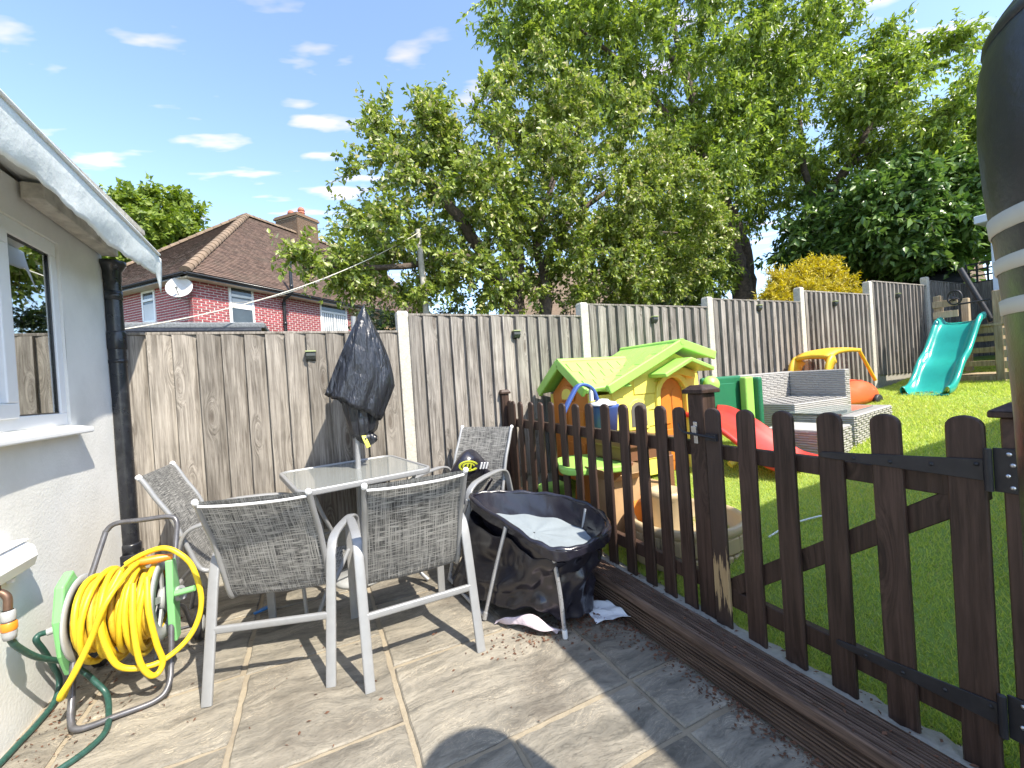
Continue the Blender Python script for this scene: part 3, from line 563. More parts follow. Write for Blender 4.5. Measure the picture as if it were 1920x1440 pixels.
w1 = wallpoly(hp(0, 0, 0), hp(6.12, 0, 0), 0, ZE, .2, MAT['paintjoint']); w1b = wallpoly(hp(6.125, 0, 0), hp(12, 0, 0), 0, ZE, .2, MAT['stockjoint']); w2 = wallpoly(hp(0, 8.5, 0), hp(0, .0, 0), 0, ZE, .2, MAT['paintjoint'])
wins_r = [(1.05, 1.86, 3.70, 5.0), (4.60, 6.0, 3.62, 4.98)]; wins_l = [(1.72, 2.38, 3.86, 4.84)]
bmesh_ = {}
def brick_mesh(w, key):
    if key not in bmesh_:
        mb = MB(); box(mb, (-w / 2, -.012, -.027), (w / 2, .002, .027)); bmesh_[key] = mesh_of(mb, 'brick', None)
    return bmesh_[key]
cands = []
for side, L, wins in (('r', 9.6, wins_r), ('l', 4.2, wins_l)):
    for c in range(19):
        z = 3.56 + c * .0785; off = (.118 if c % 2 else 0); x = -.0 + (.004 if not off else .004)
        first = True
        while x < L:
            w = .100 if (first and off) else .206; first = False
            x0, x1 = x, min(x + w, L); x = x1 + .030
            segs = [(x0, x1)]
            for (a, b, za, zb) in wins:
                if z + .03 > za - .02 and z - .03 < zb:
                    ns = []
                    for (s0, s1) in segs:
                        if s1 <= a - .02 or s0 >= b + .02: ns.append((s0, s1))
                        else:
                            if s0 < a - .03: ns.append((s0, a - .02))
                            if s1 > b + .03: ns.append((b + .02, s1))
                    segs = ns
            for s0, s1 in segs:
                if s1 - s0 > .03 and z < ZE - .05: cands.append((side, s0, s1, z))
def bpos(side, s, z): return hp(s, -.001, z) if side == 'r' else hp(-.001, s, z)
cands.sort(key=lambda q: (bpos(q[0], q[1], 0) - Vector((0, 0, 0))).length if q[3] > 3.72 else 99)
rest = {'red': MB(), 'stock': MB()}
cnt = 0
for (side, s0, s1, z) in cands:
    full = abs(s1 - s0 - .206) < .004; red = not (side == 'r' and s0 > 6.1)
    ctr = bpos(side, (s0 + s1) / 2, z); rzz = math.atan2(R_.y, R_.x) if side == 'r' else math.atan2(-L_.y, -L_.x)
    if cnt < 300 and red:
        me = brick_mesh(round(s1 - s0, 3), round(s1 - s0, 3))
        if not me.materials: me.materials.append(MAT['redbrick'])
        o = put('brick', me, w1 if side == 'r' else w2, ctr - A); o.rotation_euler = (0, 0, rzz); cnt += 1
    else:
        d = R_ if side == 'r' else L_; n = -L_ if side == 'r' else -R_
        obox(rest['red' if red else 'stock'], ctr + n * .005, d, n, Z_, s1 - s0, .014, .054)
obj('brickwork', rest['red'], MAT['redbrick'], house, kind='stuff'); obj('brickwork', rest['stock'], MAT['stock'], house, kind='stuff')
# windows
MAT['net'] = mat('net_curtain_white', (.62, .64, .66), .8, nscale=2, var=.1); MAT['fglass'] = mat('far_glass', (.04, .05, .055), .06, spec=.9, nscale=2, var=.3)
def hwin(side, a, b, za, zb, kind):
    d = R_ if side == 'r' else L_; n = -L_ if side == 'r' else -R_
    P = lambda s, z, k: (hp(s, 0, z) if side == 'r' else hp(0, s, z)) + n * k
    mb = MB()
    def fb(s0, s1, z0, z1, k=.0, th=.07): obox(mb, P((s0 + s1) / 2, (z0 + z1) / 2, k), d, n, Z_, s1 - s0, th, z1 - z0)
    f = .07; zt = zb - (zb - za) * .30
    fb(a, b, za, za + f); fb(a, b, zb - f, zb); fb(a, a + f, za + f, zb - f); fb(b - f, b, za + f, zb - f); fb(a + f, b - f, zt - .04, zt + .04, .012)
    if kind == 'wide': fb((a + b) / 2 - .035, (a + b) / 2 + .035, za + f, zt - .04)
    wn = obj('window', mb, MAT['white'], house, bev=.008)
    q = MB(); obox(q, P((a + b) / 2, (zt + .04 + zb - f) / 2, .008), d, n, Z_, b - a - 2 * f, .01, zb - f - zt - .04); obj('pane', q, MAT['fglass'], wn)
    q = MB(); obox(q, P((a + b) / 2, (za + f + zt - .04) / 2, .008), d, n, Z_, b - a - 2 * f, .01, zt - .04 - za - f); obj('pane', q, MAT['fglass'], wn)
    q = MB(); obox(q, P((a + b) / 2, za - .025, .03), d, n, Z_, b - a + .1, .12, .05); obj('sill', q, MAT['white'], wn)
    return wn, P, d, n, f, zt
wn, P, d, n, f, zt = hwin('r', *wins_r[0], 'n')
q = MB()
for (s0, s1, z0, z1) in ((1.14, 1.78, 4.22, 4.52), ): obox(q, P((s0 + s1) / 2, (z0 + z1) / 2, .016), d, n, Z_, s1 - s0, .006, z1 - z0)
obj('net_curtain', q, MAT['net'], wn)
q = MB()   # open lower sash sill bar with three dots
obox(q, P(1.46, 4.27, .022), d, n, Z_, .66, .02, .10); obj('vent_bar', q, MAT['white'], wn)
wn, P, d, n, f, zt = hwin('r', *wins_r[1], 'wide')
for s0, s1 in ((4.70, 5.24), (5.36, 5.92)):
    q = MB(); rows = [[P(s, z, .016 + .006 * math.sin(s * 60)) for s in np.linspace(s0, s1, 50)] for z in (za_ for za_ in (3.70, zt - .05))]; grid(q, rows); obj('net_curtain', q, MAT['net'], wn)
wn, P, d, n, f, zt = hwin('l', *wins_l[0], 'n'); q = MB(); obox(q, P(2.05, 4.18, .016), d, n, Z_, .5, .006, .5); obj('net_curtain', q, MAT['net'], wn)
# roof, tile by tile
m, t, p, _ = nmat('clay_tile'); g = G(t); at = g.n('ShaderNodeAttribute'); at.attribute_name = 'rnd'; v = g.coord(rand=False)
c = g.mix(at.outputs['Fac'], (.085, .054, .040), (.165, .105, .078)); c = g.mix(g.math('MULTIPLY', g.ramp(g.noise(v, .9, 5, .65), .48, .7), .5), c, (.10, .085, .06)); c = g.mix(g.math('MULTIPLY', g.ramp(g.noise(v, 14, 4, .6), .58, .75), .5), c, (.26, .21, .15)); g.l(c, p.inputs['Base Color']); p.inputs['Roughness'].default_value = .85; MAT['tile'] = m
OV = .34; ap = (5.0, 4.25, 9.28); ridge_end = 13.0
def tiles(name, o, u, v_, inside, nu, nv, tw=.168, gg=.105):
    """o origin at eave, u along eave, v_ up the slope (unit); inside(s,t)->bool"""
    nrm = u.cross(v_).normalized(); vs = []; fs = []; rn = []
    if nrm.z < 0: nrm = -nrm
    for j in range(nv):
        for i in range(nu):
            s = (i + (.5 if j % 2 else 0)) * tw; tt = j * gg
            if not inside(s + tw / 2, tt + gg / 2): continue
            k = random.random(); zz = random.uniform(0, .006); b = len(vs)
            lift = .020 + zz; pts = [(s + .003, tt, lift), (s + tw - .003, tt, lift + random.uniform(-.004, .004)), (s + tw - .003, tt + gg * 1.15, .004), (s + .003, tt + gg * 1.15, .004), (s + .003, tt, -.005), (s + tw - .003, tt, -.005)]
            vs += [o + u * a + v_ * bb + nrm * cc for a, bb, cc in pts]; fs += [(b, b + 1, b + 2, b + 3), (b + 4, b + 5, b + 1, b)]; rn += [k] * 6
    me = bpy.data.meshes.new(name); me.from_pydata([tuple(x - A) for x in vs], [], fs); me.materials.append(MAT['tile']); at = me.attributes.new('rnd', 'FLOAT', 'POINT'); at.data.foreach_set('value', rn); me.update()
    o2 = put(name, me, house); o2['kind'] = 'stuff'; return o2
ZR = ap[2]; ze = ZE - .02
# front slope (above right wall): plane through eave l=-OV and ridge l=ap.l
vf = (hp(0, ap[1], ZR) - hp(0, -OV, ze)); Lf = vf.length; vf.normalize(); hipf = lambda s, tt: (s - 0) > (ap[0] + OV) * tt / Lf and s < ridge_end + OV
tiles('roof_tiles', hp(-OV, -OV, ze), R_, vf, hipf, 80, int(Lf / .105) + 1)
vl = (hp(ap[0], 0, ZR) - hp(-OV, 0, ze)); Ll = vl.length; vl.normalize(); hipl = lambda s, tt: s > (ap[1] + OV) * tt / Ll and s < (8.5 + 2 * OV) - (ap[1] + OV) * tt / Ll
tiles('roof_tiles', hp(-OV, -OV, ze), L_, vl, hipl, 56, int(Ll / .105) + 1)
# under-roof planes
mb = MB(); e = [hp(-OV, -OV, ze - .02), hp(ridge_end, -OV, ze - .02), hp(ridge_end, ap[1], ZR - .03), hp(*ap) - Z_ * .03, hp(-OV, 8.5 + OV, ze - .02), hp(ridge_end, 8.5 + OV, ze - .02)]
mb.add(e, [(0, 1, 2, 3), (0, 3, 4), (3, 2, 5, 4), (0, 4, 5, 1)]); rf_ = obj('roof', mb, MAT['tile'], house)
MAT['hiptile'] = mat('lichen_hip_tile', (.19, .135, .09), .9, nscale=12, var=.3, rand=.2, dirt=.5, dcol=(.12, .09, .07))
def ridge_tiles(p, q, n, nm):
    p = Vector(p); q = Vector(q); d = (q - p).normalized(); me = None; sidev = d.cross(Z_).normalized(); upv = sidev.cross(d); L = (q - p).length / n
    mb = MB(); rows = []
    for x, k in ((-L * .56, 1.12), (L * .5, .95)):
        rows.append([Vector((x, .13 * k * math.cos(a), .115 * k * math.sin(a) - .03)) for a in np.linspace(-.15, math.pi + .15, 9)])
    grid(mb, rows); mb.add(rows[0], [tuple(range(9))]); me = mesh_of(mb, nm, MAT['hiptile']); Rm = Matrix((d, sidev, upv)).transposed()
    for i in range(n):
        o = put(nm, me, rf_, p + d * L * (i + .5) + Z_ * .02 - A); o.rotation_euler = Rm.to_euler()
ridge_tiles(hp(-OV, -OV, ze + .02), hp(*ap) + Z_ * .03, 24, 'hip_tile'); ridge_tiles(hp(*ap) + Z_ * .02, hp(ridge_end, ap[1], ZR + .02), 26, 'ridge_tile'); ridge_tiles(hp(-OV, 8.5 + OV, ze + .02), hp(*ap) + Z_ * .03, 24, 'hip_tile')
# gutters, soffits, fascia
for (p1, p2, n) in ((hp(-OV - .05, -OV - .05, ze - .05), hp(12, -OV - .05, ze - .05), -L_), (hp(-OV - .05, -OV - .05, ze - .05), hp(-OV - .05, 8.9, ze - .05), -R_)):
    mb = MB(); rows = []
    for P0 in (p1, p2): rows.append([P0 + n * .055 * math.cos(a) + Z_ * .055 * math.sin(a) for a in np.linspace(math.pi, 2 * math.pi, 9)])
    grid(mb, rows); obj('gutter', mb, MAT['blackp'], house, solid=.004)
mb = MB(); obox(mb, hp(5.9, -OV / 2 - .01, ze - .14), R_, L_, Z_, 12.4, OV, .03); obox(mb, hp(-OV / 2 - .012, 4.2, ze - .145), L_, R_, Z_, 8.6, OV, .03); obj('soffit', mb, mat('cream_soffit', (.55, .50, .42), .7), house)
mb = MB(); obox(mb, hp(5.9, -OV - .005, ze - .085), R_, L_, Z_, 12.4, .02, .13); obox(mb, hp(-OV - .006, 4.2, ze - .085), L_, R_, Z_, 8.6, .02, .13); obj('fascia', mb, MAT['blackp'], house)
# soil pipe up through the eave
mb = MB(); tube(mb, [hp(2.94, -.08, 0), hp(2.94, -.08, 4.62), hp(2.94, -.12, 4.75), hp(2.94, -OV - .15, 4.92), hp(2.94, -OV - .15, 5.0), hp(2.94, -OV - .15, 6.25)], .055, 12)
for z in (3.9, 4.6, 5.15): lathe(mb, [(.056, -.05), (.068, -.045), (.068, .045), (.056, .05)], 12, hp(2.94, -.08 if z < 4.7 else -OV - .15, z))
obj('soil_pipe', mb, MAT['blackp'], house)
# chimney with pots: brick courses built singly as one part
MAT['pot'] = mat('terracotta', (.38, .13, .08), .7, nscale=8, var=.15)
ch = obj('chimney', None or (lambda mb: (obox(mb, hp(8.1, ap[1] + .5, 9.25), R_, L_, Z_, 1.25, 1.45, 2.0), mb)[1])(MB()), MAT['stockjoint'], rf_)
mb = MB()
for c in range(22):
    z = 8.38 + c * .078 + .035
    for (o0, d, n, LL) in ((hp(8.1 - .625, ap[1] + .5 - .725, 0), R_, -L_, 1.25), (hp(8.1 - .625, ap[1] + .5 - .725, 0), L_, -R_, 1.45)):
        x = -.0 - (.115 if c % 2 else 0)
        while x < LL:
            x0, x1 = max(0, x), min(LL, x + .215); x += .23
            if x1 - x0 > .03: obox(mb, o0 + d * (x0 + x1) / 2 + n * .004 + Z_ * z, d, n, Z_, x1 - x0, .012, .064)
obj('chimney_brickwork', mb, MAT['chbrick'], ch, kind='stuff')
mb = MB(); obox(mb, hp(8.1, ap[1] + .5, 10.18), R_, L_, Z_, 1.4, 1.6, .09); obox(mb, hp(8.1, ap[1] + .5, 10.26), R_, L_, Z_, 1.32, 1.52, .07); obj('chimney_crown', mb, MAT['chbrick'], ch)
for k in (0, 1):
    mb = MB(); lathe(mb, [(.16, 0), (.16, .1), (.145, .12), (.15, .2), (.17, .21), (.17, .25), (.15, .26), (.15, .32), (.17, .33), (.17, .38), (.15, .39), (.15, .44), (.10, .50), (0, .52)], 16, hp(8.1, ap[1] + .15 + .7 * k, 10.29)); obj('chimney_pot', mb, MAT['pot'], ch)
# satellite dish on the left-hand wall
MAT['dish'] = mat('dish_grey', (.55, .54, .52), .5, nscale=3, var=.06, dirt=.75, dcol=(.33, .19, .08), dscale=1.6)
dish = thing('satellite_dish', 'pale satellite dish with a rusty patch fixed near the corner of the red brick house', 'satellite dish', hp(-.05, .3, 4.5))
c0 = hp(-.32, -.02, 4.56); aim = (Vector((.10, -.90, .42)) - R_ * .35).normalized(); mb = MB(); lathe(mb, [(0, 0), (.12, .010), (.22, .030), (.31, .06), (.325, .066), (.31, .054), (.22, .022), (0, -.012)], 28, c0, aim); obj('reflector', mb, MAT['dish'], dish)
obj('bracket', tube(MB(), [hp(0, .25, 4.35), hp(-.25, .25, 4.35), c0 - aim * .02], .022, 8), MAT['greyp'], dish)
mb = MB(); tip = c0 + aim * .32 - Z_ * .12; tube(mb, [c0 - Z_ * .29 + aim * .05, tip], .014, 8); tube(mb, [tip, tip - aim * .09], .034, 10); obj('feed_arm', mb, MAT['greyp'], dish)
# low flat extension roof just behind the fence
le = thing('low_outbuilding', 'low flat felt roofed outbuilding with a black gutter peeping over the fence', 'outbuilding', (-3, 7.4, 0))
MAT['greyfelt'] = mat('mineral_felt', (.17, .18, .185), .95, nscale=60, var=.35, bump=.6, bscale=200)
obj('wall', box(MB(), (-8, 6.12, -.05), (-.62, 9.2, 2.14)), MAT['stock'], le); obj('roof', box(MB(), (-8.1, 6.0, 2.215), (-.49, 9.3, 2.29)), MAT['greyfelt'], le, bev=.02, seg=2)
obj('fascia', box(MB(), (-8.05, 6.06, 2.13), (-.55, 6.12, 2.213)), MAT['blackp'], le); obj('gutter', tube(MB(), [(-8.1, 6.0, 2.185), (-.53, 6.0, 2.185)], .038, 10), MAT['blackp'], le)
# ================================================================== TREES AND SHRUBS
def leaf_mesh(name, B, D, Nn, L, Wd, mat_, parent=None, off=(0, 0, 0)):
    """leaf-shaped faces: base B, direction D, normal Nn (n,3), length L, width Wd (n)"""
    n = len(B); D = D / np.linalg.norm(D, axis=1, keepdims=True); Sd = np.cross(D, Nn); Sd /= np.linalg.norm(Sd, axis=1, keepdims=True) + 1e-9; N2 = np.cross(Sd, D)
    L = L[:, None]; Wd = Wd[:, None]; v = np.zeros((n, 4, 3)); mid = B + D * L * .45
    v[:, 0] = B; v[:, 1] = mid - Sd * Wd * .5 + N2 * Wd * .16; v[:, 2] = B + D * L - N2 * L * .10; v[:, 3] = mid + Sd * Wd * .5 + N2 * Wd * .16
    v -= np.array(off)
    idx = (np.arange(n)[:, None] * 4 + np.array([0, 3, 2, 0, 2, 1])[None]).ravel()
    me = bpy.data.meshes.new(name); me.vertices.add(4 * n); me.vertices.foreach_set('co', v.ravel()); me.loops.add(6 * n); me.loops.foreach_set('vertex_index', idx); me.polygons.add(2 * n); me.polygons.foreach_set('loop_start', np.arange(0, 6 * n, 3))
    me.materials.append(mat_); at = me.attributes.new('rnd', 'FLOAT', 'POINT'); at.data.foreach_set('value', np.repeat(rng.random(n), 4)); me.update(); me.validate(); return put(name, me, parent)
def unit(n):
    d = rng.normal(size=(n, 3)); return d / np.linalg.norm(d, axis=1, keepdims=True)
def tree(name, label, base, limbs, ells, leaf, mat_, group=None, ntw=9, lpt=16, twl=.4, shell=.55, droop=.3, cat='tree', bark=None, zmin=None, trunk=True, brad=.02):
    bark = bark or MAT['bark']
    root = thing(name, label, cat, base, 0, group); off = np.array(base)
    mb = MB(); nodes = []; nrad = []
    for pts, rr in limbs:
        P = spline(pts, 6); k = len(P); rads = np.interp(np.linspace(0, 1, k), np.linspace(0, 1, len(rr)), rr)
        P2 = [p + Vector(rng.normal(0, 1, 3)) * float(q) * .10 for p, q in zip(P, rads)]
        tube(mb, P2, list(rads), 9, caps=False)
        for p, q in list(zip(P2, rads))[2:]: nodes.append(np.array(p)); nrad.append(q)
    clumps = []
    for c, r, n in ells:
        d = unit(n); rr = (shell + (1 - shell) * rng.random((n, 1)) ** .6) * (1 + rng.normal(0, .07, (n, 1))); clumps.append(np.array(c) + d * rr * np.array(r))
    cl = np.concatenate(clumps); ctr = np.concatenate([np.repeat(np.array([c]), n, 0) for c, r, n in ells])
    if zmin is not None: ok = cl[:, 2] > zmin; cl = cl[ok]; ctr = ctr[ok]
    if nodes:
        nd0 = np.array(nodes); order = np.argsort([np.min(np.linalg.norm(nd0 - c, axis=1)) for c in cl])
    else: order = range(len(cl))
    tB = []; tD = []
    for i in order:
        c = cl[i]
        if nodes:
            arr = np.array(nodes); dd = np.linalg.norm(arr - c, axis=1); j = int(np.argmin(dd)); p = arr[j]; ln = dd[j]
            m1 = p + (c - p) * .5 + np.array([0, 0, .10 * ln]) + rng.normal(0, .06 * ln, 3); r0 = min(nrad[j] * .75, brad * .35 + brad * .55 * ln); path = spline([p, m1, c], 4); k = len(path)
            rs = np.linspace(r0, .004, k); tube(mb, path, list(rs), 5, caps=False)
            for q, r_ in list(zip(path, rs))[2:]: nodes.append(np.array(q)); nrad.append(max(r_, .006))
        o = c - ctr[i]; o = o / (np.linalg.norm(o) + 1e-6)
        d = unit(ntw) + .55 * o + np.array([0, 0, .12]); d /= np.linalg.norm(d, axis=1, keepdims=True); tB.append(np.repeat(c[None], ntw, 0)); tD.append(d)
    tB = np.concatenate(tB); tD = np.concatenate(tD); nt = len(tB); tl = twl * (.5 + .8 * rng.random(nt))
    for b, d, l in zip(tB[::2], tD[::2], tl[::2]): tube(mb, [b, b + d * l * .5, b + d * l + np.array([0, 0, -droop * l * .3])], [.005, .004, .0025], 3, caps=False)
    if mb.v: obj('trunk', mb, bark, root)
    s = rng.random((nt, lpt)); B = tB[:, None] + tD[:, None] * (tl[:, None] * s)[..., None]; B[..., 2] -= droop * .35 * tl[:, None] * s ** 2; B += rng.normal(0, leaf[0] * .22, B.shape); B = B.reshape(-1, 3); n = len(B)
    D = np.repeat(tD, lpt, 0) * .6 + unit(n) * .9 + np.array([0, 0, -droop]); Nn = unit(n) * .8 + np.array([.1, -.35, .75])
    L = leaf[0] * (.65 + .6 * rng.random(n)); leaf_mesh('crown', B, D, Nn, L, leaf[1] * L / leaf[0] * (.8 + .4 * rng.random(n)), mat_, root, off); return root
ML = {}
ML['apple'] = leafmat('apple_leaf', (.10, .155, .022), (.34, .40, .080), .36, .38, c3=(.46, .43, .22))
ML['big'] = leafmat('big_leaf', (.095, .16, .022), (.32, .40, .075), .38, .36)
ML['chest'] = leafmat('chestnut_leaf', (.05, .11, .022), (.16, .25, .055), .25, .34)
ML['far'] = leafmat('far_leaf', (.10, .16, .016), (.25, .32, .05), .35, .5)
ML['gold'] = leafmat('golden_leaf', (.36, .29, .022), (.64, .54, .06), .3, .5)
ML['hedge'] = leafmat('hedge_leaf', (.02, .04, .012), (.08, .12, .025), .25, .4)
# apple tree close behind the fence
tree('apple_tree', 'broad low spreading tree with two leaning trunks right behind the fence', (3.6, 7.2, .2),
     [([(3.62, 7.2, .2), (3.55, 7.2, 2.6), (3.25, 7.15, 3.3), (2.75, 7.05, 4.0), (2.1, 6.95, 4.7), (1.4, 6.9, 5.1)], [.21, .15, .13, .11, .08, .04]),
      ([(3.62, 7.2, 2.4), (3.7, 7.25, 3.2), (3.8, 7.3, 4.2), (3.6, 7.3, 5.4), (3.4, 7.3, 6.3)], [.13, .12, .10, .07, .03]),
      ([(4.25, 7.3, .2), (4.27, 7.2, 2.6), (4.30, 7.2, 3.45), (4.7, 7.3, 4.2), (5.4, 7.4, 4.9), (6.3, 7.4, 5.5)], [.17, .13, .11, .10, .07, .04]),
      ([(4.30, 7.2, 3.4), (4.1, 7.1, 4.0), (4.5, 7.0, 5.2), (4.9, 7.0, 6.4)], [.09, .08, .06, .03]),
      ([(3.3, 7.15, 3.25), (2.5, 6.9, 3.6), (1.5, 6.7, 3.3), (.7, 6.6, 3.2), (-.1, 6.6, 3.15)], [.08, .07, .05, .035, .015]),
      ([(4.7, 7.3, 4.1), (5.8, 7.2, 4.2), (7.0, 7.2, 4.5), (8.0, 7.2, 4.6)], [.07, .06, .04, .02])],
     [((2.25, 7.0, 4.45), (1.6, 1.5, 1.25), 80), ((2.6, 6.9, 3.15), (1.3, .8, .42), 24), ((5.7, 7.1, 3.2), (1.7, .8, .5), 28), ((3.5, 7.2, 5.5), (1.9, 1.6, 1.55), 90), ((5.4, 7.3, 5.3), (2.3, 1.6, 1.9), 110), ((7.3, 7.2, 4.7), (1.9, 1.4, 1.7), 75), ((.25, 6.65, 3.22), (.6, .3, .16), 10), ((1.35, 6.8, 3.4), (1.05, .9, .65), 34), ((5.9, 7.1, 3.7), (2.4, 1.1, .7), 45), ((1.75, 6.9, 5.4), (.7, .7, .6), 18), ((4.4, 7.3, 6.9), (1.2, 1.0, .75), 24)],
     (.092, .052), ML['apple'], ntw=9, lpt=22, twl=.40, zmin=2.45)
# tall tree further back
tree('tall_tree', 'tallest open tree with slender leaves rising out of the top of the picture', (12.1, 8.6, 1),
     [([(12.15, 8.6, .6), (12.1, 8.55, 3.5), (11.75, 8.5, 4.8), (11.3, 8.4, 6.2), (10.6, 8.3, 7.8), (9.8, 8.2, 9.6), (9.3, 8.2, 11.5)], [.36, .30, .25, .20, .15, .10, .04]),
      ([(12.3, 8.7, .6), (12.45, 8.6, 3.4), (12.3, 8.5, 4.8), (11.6, 8.4, 6.1)], [.26, .22, .18, .14]),
      ([(11.3, 8.4, 6.2), (11.9, 8.3, 7.8), (12.6, 8.2, 9.6), (13.0, 8.1, 12)], [.15, .12, .09, .04]),
      ([(10.9, 8.3, 7.0), (9.4, 8.0, 7.6), (7.6, 7.8, 8.6), (6.0, 7.8, 9.3)], [.12, .09, .06, .03]),
      ([(10.0, 8.2, 9.2), (8.6, 8.2, 10.4), (7.2, 8.3, 11.6)], [.08, .06, .03]),
      ([(13.4, 8.0, .8), (13.45, 7.4, 4.0), (13.5, 7.0, 5.6), (14.2, 6.3, 7.2), (14.8, 5.6, 8.8)], [.22, .17, .15, .10, .05]),
      ([(13.5, 7.0, 5.5), (13.2, 7.2, 7.2), (13.6, 7.4, 9.5)], [.11, .08, .04]), ([(14.0, 6.5, 6.8), (14.6, 5.2, 7.2), (14.9, 4.3, 7.6)], [.08, .05, .02])],
     [((9.4, 8.3, 10.2), (4.6, 2.4, 2.9), 190), ((6.6, 8.2, 9.2), (2.6, 1.6, 1.5), 55), ((11.6, 8.2, 7.2), (2.6, 1.8, 1.9), 70), ((13.4, 7.2, 8.8), (2.6, 2.2, 2.8), 120), ((14.4, 5.3, 7.6), (1.7, 1.5, 2.2), 80), ((12.5, 7.8, 12), (3.6, 2.2, 2.0), 70), ((4.7, 8.4, 9.6), (.9, .8, 1.0), 14), ((9.8, 7.6, 6.6), (1.5, 1.2, 1.3), 30), ((14.2, 4.25, 6.3), (.9, .55, 1.0), 22), ((10.7, 8.9, 4.7), (1.4, .7, 1.2), 46), ((8.6, 8.8, 5.2), (1.3, .7, 1.0), 30)],
     (.150, .062), ML['big'], ntw=9, lpt=23, twl=.62, droop=.55, shell=.4, zmin=3.5, brad=.022)
tree('chestnut_tree', 'dark green broad leaved tree drooping low over the garden shed', (14.2, 6.2, 1),
     [([(14.3, 6.3, .8), (14.2, 6.1, 3.2), (13.9, 5.7, 4.6), (13.7, 5.2, 5.6)], [.22, .18, .12, .05]), ([(14.2, 6.1, 3.2), (13.6, 6.3, 4.2), (13.0, 6.5, 5.0)], [.12, .08, .03])],
     [((13.3, 5.3, 4.75), (1.5, 1.35, 1.25), 130), ((13.2, 6.5, 4.6), (1.5, 1.2, 1.3), 100), ((13.9, 4.35, 4.5), (.9, .8, 1.05), 75), ((13.4, 5.0, 3.75), (1.1, 1.0, .4), 40)], (.20, .10), ML['chest'], ntw=8, lpt=14, twl=.5, droop=.5, shell=.35, zmin=3.15)
tree('distant_tree', 'bright green rounded tree beyond the red brick house', (-7.6, 31, 0), [([(-7.6, 31, -1), (-7.5, 31, 6), (-7.4, 31, 11)], [.5, .4, .2])],
     [((-7.5, 31, 10.6), (2.3, 2.3, 3.2), 120), ((-9.4, 31, 9.4), (2.3, 2, 2.6), 80), ((-6.2, 31.3, 9.3), (1.3, 1.5, 2.2), 40), ((-6.6, 31.3, 7.5), (2.6, 2, 2.2), 40)], (.34, .20), ML['far'], ntw=9, lpt=14, twl=1.0, shell=.6)
tree('golden_conifer', 'golden yellow feathery conifer bush poking over the fence', (8.4, 4.9, .8), [([(8.3, 4.95, .8), (8.3, 4.95, 2.0), (8.4, 4.9, 3.1)], [.06, .05, .02])],
     [((8.15, 4.8, 2.25), (.7, .5, .7), 60), ((8.9, 4.85, 2.4), (.8, .5, .8), 70), ((9.5, 4.8, 2.3), (.6, .45, .7), 50), ((9.05, 4.8, 2.9), (.35, .3, .36), 22), ((8.3, 4.8, 2.72), (.35, .3, .3), 18)], (.085, .016), ML['gold'], ntw=16, lpt=22, twl=.22, droop=-.15, shell=.6, cat='shrub', zmin=1.9)
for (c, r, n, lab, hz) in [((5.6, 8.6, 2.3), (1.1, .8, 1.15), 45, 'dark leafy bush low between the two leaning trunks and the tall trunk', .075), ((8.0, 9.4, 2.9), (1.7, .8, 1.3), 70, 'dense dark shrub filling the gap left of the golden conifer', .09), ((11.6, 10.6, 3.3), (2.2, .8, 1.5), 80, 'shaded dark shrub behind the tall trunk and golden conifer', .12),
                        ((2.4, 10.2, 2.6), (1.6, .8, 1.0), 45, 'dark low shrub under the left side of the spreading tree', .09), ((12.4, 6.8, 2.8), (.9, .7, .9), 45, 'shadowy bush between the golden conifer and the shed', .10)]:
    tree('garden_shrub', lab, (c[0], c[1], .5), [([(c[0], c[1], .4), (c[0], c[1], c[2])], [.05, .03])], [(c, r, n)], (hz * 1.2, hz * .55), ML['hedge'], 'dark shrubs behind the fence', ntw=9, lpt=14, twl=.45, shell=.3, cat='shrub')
# ================================================================== THINGS BEYOND THE FENCE
MAT['polewood'] = mat('grey_pole', (.42, .39, .34), .8, nscale=30, var=.2)
wp = thing('washing_line_pole', 'tall pale wooden washing line pole leaning behind the fence', 'pole', (1.7, 6.5, 0)); obj('pole', tube(MB(), [(1.76, 6.5, 0), (1.68, 6.5, 2.5), (1.635, 6.5, 3.82)], [.055, .05, .042], 12), MAT['polewood'], wp)
MAT['line'] = mat('line_cord', (.62, .58, .48), .7)
def sag(p, q, s, n=24):
    p = Vector(p); q = Vector(q); return [p.lerp(q, t) - Z_ * s * 4 * t * (1 - t) for t in np.linspace(0, 1, n)]
tag(obj('washing_line', tube(MB(), sag((1.635, 6.46, 3.76), (-1.9, 5.6, 2.12), .22), .007, 5), MAT['line']), 'washing line drooping from the pole to the fence by the drainpipe', 'washing line', 'washing lines')
tag(obj('washing_line', tube(MB(), sag((1.635, 6.46, 3.80), hp(1.0, -.05, 4.35), .30), .008, 5), MAT['line']), 'washing line running from the pole to the red brick house', 'washing line', 'washing lines')
# garden shed
MAT['shedside'] = mat('shed_boards', (.33, .32, .29), .8, nscale=10, var=.2, dirt=.3); MAT['shedroof'] = mat('shed_felt', (.035, .037, .04), .9, nscale=40, var=.3)
sh = thing('garden_shed', 'grey garden shed with a dark felt roof under the drooping chestnut branches', 'shed', (13.3, 4.9, 1)); u = Vector((.30, -.95, 0)).normalized(); w_ = Vector((u.y * -1, u.x, 0))
so0 = Vector((13.45, 4.15, 0)); mb = MB(); wdt = 1.3; poly = [(0, .6), (wdt, .6), (wdt, 2.98), (wdt / 2, 3.42), (0, 2.98)]
prism(mb, poly, so0, w_ if w_.x > 0 else -w_, Z_, -u * 2.0); obj('walls', mb, MAT['shedside'], sh)
wx = w_ if w_.x > 0 else -w_; nb = 0
for k in range(12):
    z = 1.3 + .14 * k
    if z > 2.95: break
    q = MB(); obox(q, so0 - u * 1.0 + wx * -.006 + Z_ * z, u, wx, Z_, 2.0, .018, .13); obj('plank', q, MAT['shedside'], sh)
